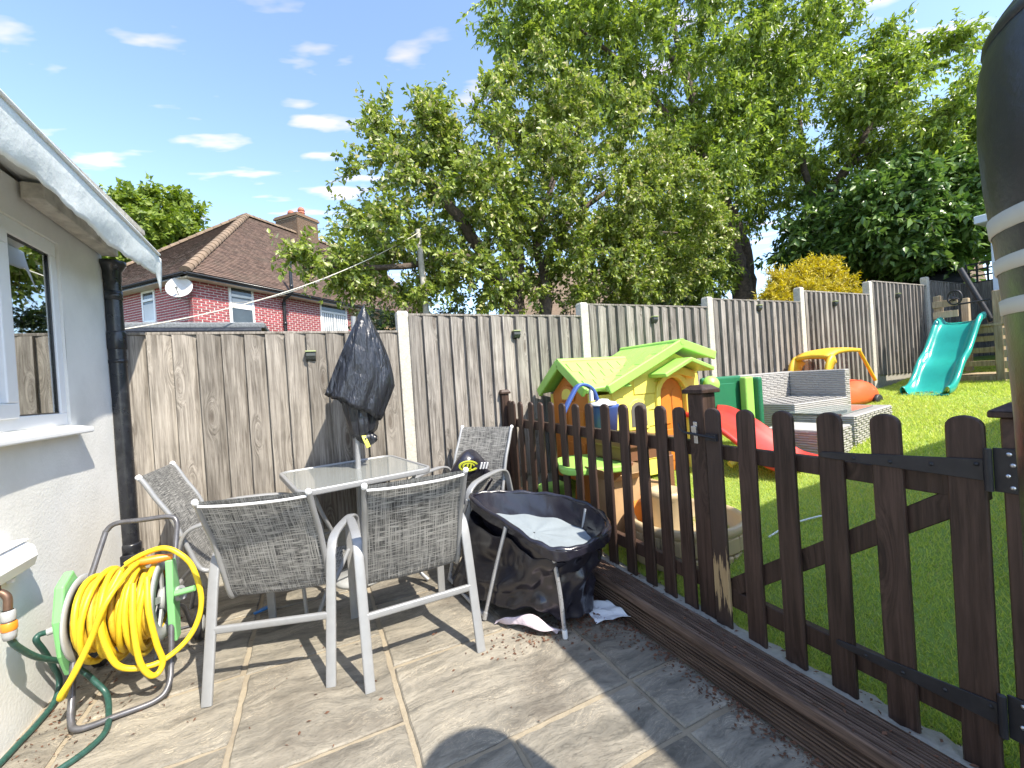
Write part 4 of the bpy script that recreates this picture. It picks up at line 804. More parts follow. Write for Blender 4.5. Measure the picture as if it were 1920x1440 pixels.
for k in range(14):
    z = 1.3 + .14 * k; hw = wdt / 2 if z < 2.95 else wdt / 2 * max(.08, (3.42 - z) / .44)
    if z > 3.36: break
    q = MB(); obox(q, so0 + u * .006 + wx * wdt / 2 + Z_ * z, wx, u, Z_, 2 * hw, .018, .13); obj('plank', q, MAT['shedside'], sh)
mb = MB()
for a, b in (((-.14, 2.90), (wdt / 2, 3.46)), ((wdt + .14, 2.90), (wdt / 2, 3.46))):
    p1 = so0 + wx * a[0] + Z_ * a[1]; p2 = so0 + wx * b[0] + Z_ * b[1]; mb.add([p1 + u * .12, p2 + u * .12, p2 - u * 2.1, p1 - u * 2.1, p1 + u * .12 + Z_ * .05, p2 + u * .12 + Z_ * .05, p2 - u * 2.1 + Z_ * .05, p1 - u * 2.1 + Z_ * .05], [(0, 1, 2, 3), (4, 5, 6, 7), (0, 1, 5, 4), (1, 2, 6, 5), (2, 3, 7, 6), (3, 0, 4, 7)])
obj('roof', mb, MAT['shedroof'], sh)
# trellis + dark end fence + summerhouse
MAT['bluepaint'] = mat('pale_blue_paint', (.50, .58, .68), .6, nscale=6, var=.05)
ef = thing('end_fence', 'dark fence with a square trellis top at the far end of the lawn', 'fence', (12.3, 2.5, 1.2)); 
for i in range(14):
    y = 3.70 - i * .13; q = MB(); box(q, (12.25 + (i % 2) * .008, y - .068, 1.0), (12.27 + (i % 2) * .008, y + .06, 2.72)); obj('plank', q, MAT['fence_grey'], ef)
for i in range(12):
    y = 3.72 - i * .15; obj('trellis_upright', box(MB(), (12.24, y - .014, 2.72), (12.262, y + .014, 3.12)), MAT['shedroof'], ef)
for z in (2.73, 2.86, 2.99, 3.11): obj('trellis_rail', box(MB(), (12.263, 2.0, z - .014), (12.28, 3.74, z + .014)), MAT['shedroof'], ef)
su = thing('summerhouse', 'pale blue boarded summerhouse at the far right behind the climbing platform', 'summerhouse', (11.5, 2.0, 1.1))
obj('walls', box(MB(), (10.97, -1.6, .9), (13.5, 2.98, 3.58)), MAT['bluepaint'], su)
for k in range(21):
    z = .98 + .125 * k; q = MB(); prism(q, [(0, 0), (-.022, 0), (-.006, .122), (0, .122)], (10.968, -1.6, z), (1, 0, 0), (0, 0, 1), (0, 4.50, 0)); obj('plank', q, MAT['bluepaint'], su)
obj('corner_board', box(MB(), (10.935, 2.89, .9), (10.99, 3.0, 3.56)), MAT['bluepaint'], su, bev=.004)
obj('roof', box(MB(), (10.75, -1.8, 3.585), (13.7, 3.14, 3.72)), MAT['bluepaint'], su, bev=.01); obj('ground_skirt', box(MB(), (10.96, -1.6, .8), (13.5, 3.0, .93)), MAT['fence_grey'], su)
# distant houses seen through the branches
MAT['buffwall'] = mat('buff_wall', (.42, .34, .26), .9, nscale=10, var=.15)
for i, (cx_, cy_, wid, dep, zw, zr, yaw, lab) in enumerate([(15.6, 22.0, 7, 6, 4.4, 8.0, -.5, 'brown roofed house glimpsed under the boughs of the spreading tree'), (25.5, 10.9, 6, 6, 4.0, 6.9, -1.2, 'orange roofed house glimpsed above the golden conifer')]):
    hh = thing('distant_house', lab, 'house', (cx_, cy_, 0), yaw, 'distant houses behind the trees'); a, b = wid / 2, dep / 2; mb = MB(); prism(mb, [(-b, 0), (b, 0), (b, zw), (0, zr), (-b, zw)], (-a, 0, 0), (0, 1, 0), (0, 0, 1), (wid, 0, 0)); obj('wall', mb, MAT['buffwall'], hh, local=True)
    mb = MB()
    for s in (-1, 1): e1, e2 = Vector((0, s * (b + .4), zw - .35 * (zr - zw) / b * .9 + .02)), Vector((0, 0, zr + .06)); X = Vector((a + .3, 0, 0)); mb.add([e1 - X, e1 + X, e2 + X, e2 - X, e1 - X + Z_ * .12, e1 + X + Z_ * .12, e2 + X + Z_ * .12, e2 - X + Z_ * .12], [(0, 1, 2, 3), (4, 5, 6, 7), (0, 1, 5, 4), (1, 2, 6, 5), (2, 3, 7, 6), (3, 0, 4, 7)])
    obj('roof', mb, MAT['hiptile'], hh, local=True)
    for (x, z) in ((-a * .5, zw * .72), (a * .45, zw * .72)):
        wn = obj('window', box(MB(), (x - .6, -b - .03, z - .6), (x + .6, -b + .05, z + .6)), MAT['white'], hh, local=True); obj('pane', box(MB(), (x - .52, -b - .035, z - .52), (x + .52, -b - .028, z + .52)), MAT['fglass'], wn, local=True)
# ================================================================== GARDEN FURNITURE
# woven sling fabric
def sling_mat(name, dark, light, k):
    m = bpy.data.materials.new(name); m.use_nodes = True; t = m.node_tree; t.nodes.clear(); g = G(t)
    out = g.n('ShaderNodeOutputMaterial'); p = g.n('ShaderNodeBsdfPrincipled'); tr = g.n('ShaderNodeBsdfTranslucent'); mx = g.n('ShaderNodeMixShader'); v = g.coord('UV', rand=True)
    def vm(y):
        q = g.n('ShaderNodeVectorMath', operation='MULTIPLY'); g.l(v, q.inputs[0]); q.inputs[1].default_value = y; return q.outputs[0]
    a = g.noise(vm((230, 8, 1)), 1, 3, .6); b = g.noise(vm((7, 260, 1)), 1, 3, .6); f = g.math('MAXIMUM', g.ramp(a, .46, .60), g.ramp(b, .47, .61)); lowf = g.noise(vm((2.2, 5, 1)), 1, 3, .6)
    f = g.math('MULTIPLY', f, g.math('MULTIPLY_ADD', lowf, .7, .45)); c = g.mix(f, dark, light); g.l(c, p.inputs['Base Color']); p.inputs['Roughness'].default_value = .7
    h = g.n('ShaderNodeHueSaturation'); h.inputs['Value'].default_value = 1.3; g.l(c, h.inputs['Color']); g.l(h.outputs[0], tr.inputs[0]); mx.inputs[0].default_value = k
    g.l(p.outputs[0], mx.inputs[1]); g.l(tr.outputs[0], mx.inputs[2]); g.l(mx.outputs[0], out.inputs[0]); g.bump(g.math('ADD', a, b), .5, .002, p); return m
MAT['sling'] = sling_mat('woven_sling', (.038, .039, .040), (.44, .43, .40), .24)
def uvgrid(o, nu, nv):
    me = o.data; uv = me.uv_layers.new(name='UVMap'); m = nv
    for poly in me.polygons:
        for li in poly.loop_indices:
            vi = me.loops[li].vertex_index; uv.data[li].uv = ((vi % m) / (m - 1), (vi // m) / (nu - 1))
CH = {}
def make_chair(label, group):
    t = thing('garden_chair', label, 'chair', (0, 0, 0), 0, group); W2 = .268
    side = [(0, 0), (.06, .26), (.115, .50), (.15, .60), (.205, .638), (.31, .648), (.50, .640), (.60, .618), (.655, .555), (.685, .30), (.70, 0)]
    for s in (-1, 1):
        sf = obj('side_frame', tube(MB(), spline([(s * W2, y, z) for y, z in side], 6), 0, 14, flat=(.023, .0095), hint=(1, 0, 0)), MAT['metal'], t, local=True)
    sl = [(.690, .395), (.665, .420), (.62, .432), (.50, .415), (.38, .395), (.27, .382), (.215, .388), (.185, .43), (.160, .50), (.125, .60), (.085, .71), (.030, .81), (-.012, .895), (-.035, .93)]
    P = spline([(0, y, z) for y, z in sl], 4)
    for s in (-1, 1):
        tb = obj('back_tube', tube(MB(), [(s * (W2 - .030), p.y, p.z) for p in P], .0125, 10), MAT['metal'], t, local=True)
        obj('end_cap', lathe(MB(), [(.0128, -.012), (.0138, -.010), (.0138, .004), (.010, .010), (0, .012)], 10, (s * (W2 - .030), P[-1].y, P[-1].z), (P[-1] - P[-2])), MAT['white'], tb, local=True)
    mb = MB(); rows = []; m_ = 25; n_ = len(P)
    for i, p in enumerate(P):
        sagk = .018 * math.sin(math.pi * min(1, i / (n_ * .55))) if i < n_ * .5 else .012 * math.sin(math.pi * (i - n_ * .5) / (n_ * .5))
        tn = (P[min(i + 1, n_ - 1)] - P[max(i - 1, 0)]).normalized(); nn = Vector((0, tn.z, -tn.y))
        rows.append([Vector((x * (W2 - .032), p.y, p.z)) + (Vector((0, 0, -1)) if i < n_ * .42 else Vector((0, -1, 0))) * sagk * (1 - x * x) for x in np.linspace(-1, 1, m_)])
    grid(mb, rows); so_ = obj('sling', mb, MAT['sling'], t, local=True); uvgrid(so_, len(P), m_)
    pt = P[-4]; mb = MB(); tube(mb, spline([(-W2 + .04, pt.y - .012, pt.z), (-.1, pt.y - .024, pt.z - .006), (.1, pt.y - .024, pt.z - .006), (W2 - .04, pt.y - .012, pt.z)], 5), .0065, 8); obj('top_rail', mb, MAT['white'], t, local=True)
    obj('stretcher', tube(MB(), [(-W2 + .015, .072, .30), (W2 - .015, .072, .30)], 0, 12, flat=(.011, .017), hint=(0, 1, 0)), MAT['metal'], t, local=True)
    obj('seat_bar', tube(MB(), [(-W2 + .015, .62, .395), (W2 - .015, .62, .395)], .010, 8), MAT['metal'], t, local=True)
    for s in (-1, 1):
        obj('bolt', lathe(MB(), [(.011, 0), (.011, .004), (.006, .008), (0, .009)], 8, (s * (W2 - .0), .063, .262), (0, -1, .2)), MAT['white'], t, local=True)
    return t
grp = 'woven sling garden chairs round the glass table'
chairA = make_chair('garden chair with its back to us and bent top rail, beside the hose reel', grp)
def place(t, x, y, rz, s=1.0, label=None):
    t.location = (x, y, 0); t.rotation_euler = (0, 0, rad(rz)); t.scale = (s, s, s)
    if label: t['label'] = label
    return t
place(chairA, -.262, 2.215, -17.5, .985)
place(copy_tree(chairA), .415, 2.005, 0.5, 1.0, 'upright garden chair with its back to us, nearest the collapsed black crib')
place(copy_tree(chairA), -.83, 3.16, -93, 1.04, 'garden chair side on against the fence, between wall and glass table')
place(copy_tree(chairA), 1.29, 3.33, 126, 1.05, 'garden chair in the corner by the picket fence holding a black bag')
# glass topped table
MAT['tglass'] = None
m, t, p, out = nmat('frosted_table_glass'); g = G(t); gl = g.n('ShaderNodeBsdfGlossy'); gl.inputs['Roughness'].default_value = .04; tr = g.n('ShaderNodeBsdfTransparent'); tr.inputs[0].default_value = (.86, .9, .88, 1); df = g.n('ShaderNodeBsdfDiffuse'); df.inputs[0].default_value = (.50, .52, .49, 1)
m1 = g.n('ShaderNodeMixShader'); m1.inputs[0].default_value = .55; t.links.new(tr.outputs[0], m1.inputs[1]); t.links.new(df.outputs[0], m1.inputs[2]); fr = g.n('ShaderNodeFresnel'); fr.inputs[0].default_value = 1.6; m2 = g.n('ShaderNodeMixShader'); g.l(g.math('MULTIPLY_ADD', fr.outputs[0], 1.1, .03), m2.inputs[0]); t.links.new(m1.outputs[0], m2.inputs[1]); t.links.new(gl.outputs[0], m2.inputs[2]); t.links.new(m2.outputs[0], out.inputs[0]); MAT['tglass'] = m
tb = thing('garden_table', 'square glass topped garden table with a pale grey metal frame', 'table', (.222, 3.205, 0), rad(10.5))
hs_ = .415; zt = .79
def rrect(h, r, n=6):
    out = []
    for cxs, cys, a0 in ((1, 1, 0), (-1, 1, 90), (-1, -1, 180), (1, -1, 270)):
        for k in range(n + 1): a = rad(a0 + 90 * k / n); out.append((cxs * (h - r) + r * math.cos(a), cys * (h - r) + r * math.sin(a)))
    return out
obj('rim', tube(MB(), [(x, y, zt - .012) for x, y in rrect(hs_, .075)], 0, 12, closed=True, flat=(.012, .019)), MAT['metal'], tb, local=True)
hole = [(.022 * math.cos(a), .022 * math.sin(a)) for a in np.linspace(0, 2 * math.pi, 28, endpoint=False)]
pts = rrect(hs_ - .008, .07)
mb = MB(); prism(mb, pts, (0, 0, zt - .006), (1, 0, 0), (0, 1, 0), (0, 0, .006)); obj('glass_top', mb, MAT['tglass'], tb, local=True)
for (sx, sy) in ((-1, -1), (1, -1), (1, 1), (-1, 1)):
    obj('leg', tube(MB(), spline([(sx * .33, sy * .33, zt - .03), (sx * .28, sy * .28, .62), (sx * .20, sy * .20, .42), (sx * .21, sy * .21, .25), (sx * .31, sy * .31, .08), (sx * .36, sy * .36, .012)], 6), .0125, 10), MAT['metal'], tb, local=True)
for a, b in (((-1, -1), (1, -1)), ((1, -1), (1, 1)), ((1, 1), (-1, 1)), ((-1, 1), (-1, -1))): obj('cross_bar', tube(MB(), [(a[0] * .205, a[1] * .205, .33), (b[0] * .205, b[1] * .205, .33)], .008, 8), MAT['metal'], tb, local=True)
# parasol wrapped in a bin bag
def bagmat(name, col, rough, s1, s2, bump, dist, sheen=0):
    m, t, p, out = nmat(name); g = G(t); v = g.coord(rand=False); k = g.n('ShaderNodeVectorMath', operation='MULTIPLY'); g.l(v, k.inputs[0]); k.inputs[1].default_value = s2
    vo = g.n('ShaderNodeTexVoronoi', feature='DISTANCE_TO_EDGE'); dn = g.n('ShaderNodeTexNoise'); g.l(k.outputs[0], dn.inputs['Vector']); dn.inputs['Scale'].default_value = 1.2; dn.inputs['Detail'].default_value = 3
    ad = g.n('ShaderNodeVectorMath', operation='MULTIPLY_ADD'); g.l(dn.outputs['Color'], ad.inputs[0]); ad.inputs[1].default_value = (1.1, 1.1, 1.1); g.l(k.outputs[0], ad.inputs[2]); g.l(ad.outputs[0], vo.inputs['Vector']); vo.inputs['Scale'].default_value = s1
    n2 = g.noise(k.outputs[0], s1 * 2.2, 5, .6, .8); hgt = g.math('ADD', g.ramp(vo.outputs['Distance'], 0, .25), n2); g.bump(hgt, bump, dist, p); g.l(g.mix(n2, sc(col, .8), sc(col, 1.25)), p.inputs['Base Color']); p.inputs['Roughness'].default_value = rough; p.inputs['Specular IOR Level'].default_value = .7; return m
MAT['binbag'] = bagmat('black_bin_bag', (.016, .017, .022), .30, 1.0, (16, 16, 3.2), .55, .012); MAT['nylon'] = bagmat('black_nylon', (.015, .014, .022), .27, 1.0, (2.2, 2.2, 1.2), .18, .03)
MAT['yellow'] = mat('yellow_tie', (.62, .60, .10), .4)
pa = thing('parasol', 'closed parasol wrapped in a crinkled black bin bag standing through the table', 'parasol', (.25, 3.27, 0))
obj('pole', tube(MB(), [(.235, 3.26, .03), (.262, 3.26, .8), (.30, 3.255, 1.9)], .019, 12), MAT['metal'], pa)
mb = MB(); lathe(mb, [(0, .085), (.03, .08), (.04, .06), (.17, .035), (.19, .02), (.19, 0), (0, 0)], 24, (.235, 3.26, 0)); obj('base', mb, MAT['greyp'], pa)
mb = MB(); rows = []; nb = 72; rr_ = random.Random(3); ph = [rr_.uniform(0, 6.28) for _ in range(6)]
def ring(t):
    zl, zr = 1.990 - t * .650, 1.990 - t * .860; xl = .376 - .30 * t ** .92; xr = .376 + (.175 * math.sin(min(1, t / .72) * math.pi / 2) - (.11 * max(0, t - .72) / .28 if t > .72 else 0)); dp_ = .012 + .115 * math.sin(min(1, t / .8) * math.pi / 2); out = []
    for k in range(nb):
        a = 2 * math.pi * k / nb; ca = (math.cos(a) + 1) / 2; pl = 1 + (.045 * math.sin(9 * a + ph[0] + t * 2) + .03 * math.sin(17 * a + ph[1] - t * 3) + .02 * math.sin(29 * a + ph[2])) * min(1, t * 2.2)
        x = xl + (xr - xl) * ca; mx_ = (xl + xr) / 2; out.append(Vector((mx_ + (x - mx_) * pl, 3.262 + dp_ * math.sin(a) * pl + .012 * math.sin(5 * t + a), zl + (zr - zl) * ca + .008 * math.sin(7 * a + ph[3]) * t)))
    return out
for t_ in (.0, .02, .05, .1, .16, .23, .31, .39, .47, .55, .63, .71, .79, .86, .92, .96, 1.0): rows.append(ring(max(t_, .004)))
last = rows[-1]; rows.append([p * .96 + Vector((.30, 3.26, 1.27)) * .04 + Z_ * .012 for p in last]); rows.append([p * .8 + Vector((.31, 3.26, 1.30)) * .2 for p in last])
grid(mb, rows, close=True); obj('bag_cover', mb, MAT['binbag'], pa)
mb = MB(); rows = []
for t_ in np.linspace(0, 1, 10):
    z = 1.34 - .32 * t_; rx = .115 + .012 * math.sin(t_ * 6) - (.05 * max(0, t_ - .85) / .15); ry = .085 - (.03 * max(0, t_ - .85) / .15); row = []
    for k in range(48):
        a = 2 * math.pi * k / 48; pl = 1 + .06 * math.sin(7 * a + ph[4] + t_ * 3) + .05 * math.sin(12 * a + ph[5] - t_ * 2); row.append(Vector((.318 + rx * pl * math.cos(a), 3.262 + ry * pl * math.sin(a), z + .018 * math.cos(a) + .012 * math.sin(3 * a + 4))))
    rows.append(row)
rows.append([p * .5 + Vector((.318, 3.262, 1.03)) * .5 for p in rows[-1]]); grid(mb, rows, close=True); obj('inner_bag', mb, MAT['binbag'], pa)
mb = MB(); rows = []
for t_ in np.linspace(0, 1, 9):
    row = []
    for k in range(24):
        a = 2 * math.pi * k / 24; r = (.012 + .05 * math.sin(math.pi * min(1, t_ * .9 + .1))) * (1 + .25 * math.sin(4 * a + t_ * 5) + .15 * math.sin(9 * a)); row.append(Vector((.325 + .02 * t_ + r * math.cos(a), 3.24 + r * .8 * math.sin(a), 1.05 - .10 * t_)))
    rows.append(row)
grid(mb, rows, close=True); obj('knot', mb, MAT['binbag'], pa)
mb = MB(); tube(mb, spline([(.305, 3.20, 1.045), (.312, 3.185, 1.01), (.325, 3.18, .975), (.335, 3.182, .945)], 5), 0, 8, flat=(.016, .003), hint=(1, .3, 0)); obj('tie', mb, MAT['yellow'], pa)
# bag on the corner chair
bgt = thing('sports_bag', 'floppy black bag with a yellow green emblem lying on the corner chair', 'bag', (1.02, 3.22, .45))
mb = MB(); rows = []
for t_ in np.linspace(0, 1, 12):
    row = []
    for k in range(28):
        a = 2 * math.pi * k / 28; r = .165 * math.sin(math.pi * (t_ * .92 + .06)) ** .6 * (1 + .12 * math.sin(3 * a + 2 * t_) + .06 * math.sin(8 * a + t_ * 9)); row.append(Vector((.91 + .34 * t_ + .03 * math.sin(a * 2), 3.14 + .05 * t_ + r * math.cos(a) * .9, .63 + .10 * math.sin(t_ * 3.1) + r * math.sin(a) * .70)))
    rows.append(row)
grid(mb, rows, close=True); obj('body', mb, MAT['nylon'], bgt, sub=1)
MAT['lime'] = mat('lime_print', (.58, .62, .05), .45); mb = MB()
for k in range(3):
    a = [(-.045 + .012 * k, .0 + .02 * k), (.0, .035 - .0 * k), (.055 - .006 * k, .012 + .012 * k)]
emc = Vector((1.02, 3.0, .735)); ex = Vector((.92, .15, -.12)).normalized(); ez_ = Vector((-.05, -.35, .9)).normalized()
for (r0, r1, a0, a1) in ((.058, .074, 20, 330), (.034, .046, 0, 300)):
    pp = [(r1 * math.cos(rad(x)) * 1.15, r1 * math.sin(rad(x)) * .62) for x in np.linspace(a0, a1, 22)] + [(r0 * math.cos(rad(x)) * 1.15, r0 * math.sin(rad(x)) * .62) for x in np.linspace(a1, a0, 22)]
    prism(mb, pp, emc, ex, ez_, ex.cross(ez_) * -.006)
for k in (-.02, .008): prism(mb, [(k, -.02), (k + .013, -.02), (k + .02, .02), (k + .007, .02)], emc, ex, ez_, ex.cross(ez_) * -.006)
obj('emblem', mb, MAT['lime'], bgt)
mb = MB()
for k in range(3): prism(mb, [(.095 + .026 * k, -.03), (.109 + .026 * k, -.03), (.122 + .026 * k, .025), (.108 + .026 * k, .025)], emc, ex, ez_, ex.cross(ez_) * -.006)
obj('white_stripes', mb, MAT['white'], bgt)
obj('handle', tube(MB(), spline([(.93, 3.05, .62), (.87, 3.0, .55), (.95, 2.97, .48), (1.1, 3.0, .50), (1.22, 3.05, .6)], 6), 0, 8, flat=(.014, .003), hint=(0, 0, 1)), MAT['nylon'], bgt)
# ---------------------------------------------------------------- collapsed travel crib
MAT['alu'] = mat('grey_tube', (.50, .51, .53), .3, metal=.5, nscale=20, var=.1, dirt=.15); MAT['matt'] = mat('pale_mattress', (.23, .265, .285), .8, nscale=6, var=.06, bump=.5, bscale=10, bdist=.02); MAT['pinkcloth'] = mat('pale_pink_cloth', (.66, .56, .60), .85, nscale=8, var=.08, bump=.6, bscale=14, bdist=.02)
cb = thing('travel_crib', 'sagging black fabric travel crib on grey tubes with a pale mattress inside', 'travel crib', (1.1, 2.25, 0))
rim = [(.875, 2.56, .615), (.93, 2.12, .56), (.985, 1.86, .515), (1.11, 1.765, .50), (1.30, 1.80, .505), (1.46, 1.93, .515), (1.52, 2.16, .535), (1.44, 2.40, .565), (1.24, 2.56, .59), (1.02, 2.64, .612)]
rimS = spline(rim, 8, True); nr = len(rimS)
base = [(.765, 2.80, .02), (.83, 2.30, .05), (.95, 2.09, .10), (1.09, 1.955, .07), (1.24, 1.92, .03), (1.40, 2.05, .03), (1.43, 2.25, .03), (1.40, 2.52, .02), (1.22, 2.74, .02), (.98, 2.82, .02)]
baseS = spline(base, 8, True); rows = []; cc = Vector((1.15, 2.25, 0)); rq = random.Random(5); w1 = [rq.uniform(0, 6.28) for _ in range(8)]
for t_ in np.linspace(0, 1, 26):
    row = []
    for k in range(nr):
        t0 = t_; t_ = t0 if False else (.20 + .035 * math.sin(k * .55) + .02 * math.sin(k * 1.3)) + (1 - .22) * t0
        a = 2 * math.pi * k / nr; p = rimS[k].lerp(baseS[k], t_); o = (p - cc); o.z = 0; o.normalize(); env = max(0, math.sin(math.pi * min(1, t_)))
        wr = .022 * math.sin(5 * a + 9 * t_ + w1[0]) + .014 * math.sin(11 * a - 7 * t_ + w1[1]) + .010 * math.sin(3 * a + 19 * t_ + w1[2]) + .007 * math.sin(23 * a + 13 * t_ + w1[3]); p = p + o * (wr - .035) * env
        if t_ > .8: p = p + o * .012 * math.sin(14 * a + w1[4])
        row.append(p); t_ = t0
    rows.append(row)
mb = MB(); grid(mb, rows, close=True); obj('fabric_body', mb, MAT['nylon'], cb, sub=1, solid=.004)
mb = MB(); tube(mb, [p + Vector((0, 0, .004 * math.sin(k * 1.3))) for k, p in enumerate(rimS)], [.0145 + .003 * math.sin(k * .9) for k in range(nr)], 10, closed=True); obj('padded_rim', mb, MAT['nylon'], cb)
mb = MB(); rows = []      # band hanging under the rim
for t_ in np.linspace(0, 1, 7): rows.append([Vector((p.x, p.y, p.z - .045 * t_ * (1 + .25 * math.sin(k * .41)))) + ((p - cc) * Vector((1, 1, 0))).normalized() * (.014 + .006 * math.sin(k * 1.7 + t_ * 3)) for k, p in enumerate(rimS)] if False else [Vector((p.x + (p.x - cc.x) * .03, p.y + (p.y - cc.y) * .03, p.z - .045 * t_ * (1 + .25 * math.sin(k * .41)))) + Vector((.005 * math.sin(k * 1.7 + t_ * 3), .005 * math.cos(k * 1.9 - t_ * 2), 0)) for k, p in enumerate(rimS)])
grid(mb, rows, close=True); obj('rim_band', mb, MAT['nylon'], cb, sub=1, solid=.004)
mb = MB(); rows = []      # inner walls down to the mattress
for t_ in np.linspace(0, 1, 8): rows.append([Vector((p.x - (p.x - cc.x) * (.04 + .14 * t_), p.y - (p.y - cc.y) * (.04 + .14 * t_), p.z - .16 * t_ + .006 * math.sin(k * .8 + 7 * t_))) for k, p in enumerate(rimS)])
inner = rows[-1]; grid(mb, rows, close=True); obj('inner_lining', mb, MAT['nylon'], cb, sub=1)
mb = MB(); rows = [[cc.lerp(Vector((p.x, p.y, 0)), s) * Vector((1, 1, 0)) + Z_ * ((p.z + .02) * s + (1 - s) * .40 + .012 * math.sin(p.x * 20 * s) * math.sin(p.y * 14 + s * 6)) for p in inner] for s in (1.02, .9, .7, .45, .2, .02)]
rows = [[Vector((cc.x + (p.x - cc.x) * s, cc.y + (p.y - cc.y) * s, (p.z + .025) * s + (1 - s) * .43)) for p in inner] for s in (1.01, .9, .72, .5, .25, .02)]
grid(mb, rows, close=True); obj('mattress', mb, MAT['matt'], cb)
for pts in ([(1.03, 1.83, .50), (1.075, 1.858, .25), (1.10, 1.875, .005)], [(.915, 2.13, .545), (.86, 2.19, .30), (.80, 2.255, .01)], [(.862, 2.60, .60), (.80, 2.74, .28), (.765, 2.82, .02)], [(1.50, 2.20, .52), (1.45, 2.2, .3), (1.44, 2.22, .02)]):
    lg = obj('leg', tube(MB(), spline(pts, 6), .0115, 10), MAT['alu'], cb); e = Vector(pts[-1]); dv_ = (Vector(pts[-2]) - e).normalized(); obj('foot_cap', tube(MB(), [e, e + dv_ * .045], .0145, 10), MAT['white'] if pts[0][0] == 1.03 else MAT['alu'], lg)
obj('base_bar', tube(MB(), [(.765, 2.81, .022), (.79, 2.42, .022), (.805, 2.25, .022)], .012, 10), MAT['alu'], cb)
mb = MB(); rows = []
for i, s in enumerate(np.linspace(0, 1, 16)): rows.append([Vector((.835 + .245 * s + .03 * w, 2.165 - .26 * s + .02 - .10 * w * math.sin(math.pi * s) ** .7, .012 + (.085 * math.sin(math.pi * s) * (1 - abs(w - .35))) + .010 * math.sin(11 * s + 5 * w))) for w in np.linspace(-.35, 1, 9)])
grid(mb, rows); obj('loose_sheet', mb, MAT['pinkcloth'], cb, solid=.004, sub=1)
# paper on the paving
MAT['paper'] = mat('crumpled_tissue', (.72, .76, .82), .9, nscale=5, var=.04); mb = MB(); rows = []
for i, v_ in enumerate(np.linspace(0, 1, 14)): rows.append([Vector((1.305 + .15 * u_ + .045 * v_ * (1 - u_), 1.885 + .20 * v_ - .11 * u_ + .02 * math.sin(3 * u_), .006 + .045 * u_ * u_ * (1 if u_ > .3 else .5) + .010 * abs(math.sin(6 * u_ + 4 * v_)) + .006 * math.sin(13 * v_ + 3 * u_))) for u_ in np.linspace(0, 1, 14)])
grid(mb, rows, smooth=False); tag(obj('paper_tissue', mb, MAT['paper'], solid=.0012), 'crumpled pale paper tissue lying against the timber step', 'tissue')
# blue scrap under the chair
mb = MB(); box(mb, (-.06, -.012, 0), (.06, .012, .012)); box(mb, (-.02, .0125, .001), (.055, .026, .010)); o = obj('plastic_peg', mb, mat('blue_plastic', (.03, .16, .42), .4), bev=.003); o.location = (-.37, 3.12, .001); o.rotation_euler = (0, 0, .5); tag(o, 'small blue plastic scrap on the paving under the chairs', 'peg')
# ---------------------------------------------------------------- hose reel
MAT['hosey'] = mat('yellow_hose', (.72, .50, .02), .42, nscale=40, var=.10, bump=.3, bscale=300, bdist=.002); MAT['hosey2'] = mat('yellow_hose_stripe', (.62, .40, .03), .5, nscale=30, var=.2); MAT['green'] = mat('green_plastic', (.20, .50, .19), .4, nscale=4, var=.06); MAT['dgreen'] = mat('dark_green_hose', (.022, .075, .06), .4, nscale=60, var=.3, spec=.6); MAT['steel'] = mat('grey_steel_tube', (.12, .12, .13), .35, metal=.4, nscale=25, var=.25, dirt=.3, dcol=(.22, .20, .18), dscale=30)
hr = thing('hose_reel', 'green and grey hose reel trolley wound with bright yellow hose', 'hose reel', (-.88, 2.66, 0)); DC = Vector((-.89, 2.66, .385))
fp = [(-1.055, 2.62, .34), (-1.03, 2.50, .12), (-1.01, 2.43, .04), (-.97, 2.395, .016), (-.85, 2.41, .016), (-.73, 2.435, .016), (-.69, 2.47, .05), (-.69, 2.53, .14), (-.70, 2.63, .36), (-.70, 2.76, .62), (-.70, 2.80, .72), (-.735, 2.815, .752), (-.84, 2.82, .756), (-.945, 2.82, .76), (-.985, 2.815, .735), (-1.00, 2.79, .68), (-1.055, 2.64, .37)]
obj('frame', tube(MB(), spline(fp, 7, True)[:-1], .0125, 10, closed=True), MAT['steel'], hr)
for x in (-.70, -1.06): obj('rear_stay', tube(MB(), spline([(x, 2.60, .33), (x + .005, 2.78, .28), (x, 2.93, .10)], 5), .010, 8), MAT['steel'], hr)
obj('axle', tube(MB(), [(-1.1, 2.96, .085), (-.66, 2.96, .085)], .008, 8), MAT['steel'], hr)
for x in (-.665, -1.095):
    w = obj('wheel', lathe(MB(), [(.05, -.018), (.078, -.020), (.084, -.014), (.084, .014), (.078, .020), (.05, .018), (.05, -.018)], 28, (x, 2.96, .086), (1, 0, 0)), MAT['iron'], hr); obj('hub', lathe(MB(), [(0, -.012), (.05, -.012), (.05, .012), (.03, .020), (0, .020)], 20, (x, 2.96, .086), (1, 0, 0)), MAT['greyp'], w)
for sx in (-1, 1):
    xx = DC.x + sx * .150
    mb = MB(); lathe(mb, [(.135, -.006), (.185, -.006), (.19, 0), (.185, .006), (.135, .006), (.135, -.006)], 40, (xx, DC.y, DC.z), (1, 0, 0)); lathe(mb, [(0, -.010), (.055, -.010), (.055, .012), (0, .014)], 20, (xx, DC.y, DC.z), (1, 0, 0))
    for k in range(5): a = rad(72 * k + 20); obox(mb, (xx, DC.y + .095 * math.cos(a), DC.z + .095 * math.sin(a)), (1, 0, 0), (0, math.cos(a), math.sin(a)), (0, -math.sin(a), math.cos(a)), .010, .095, .030)
    obj('flange', mb, MAT['greyp'], hr)
obj('drum', lathe(MB(), [(.10, -.145), (.10, .145)], 28, (DC.x, DC.y, DC.z), (1, 0, 0)), MAT['greyp'], hr)
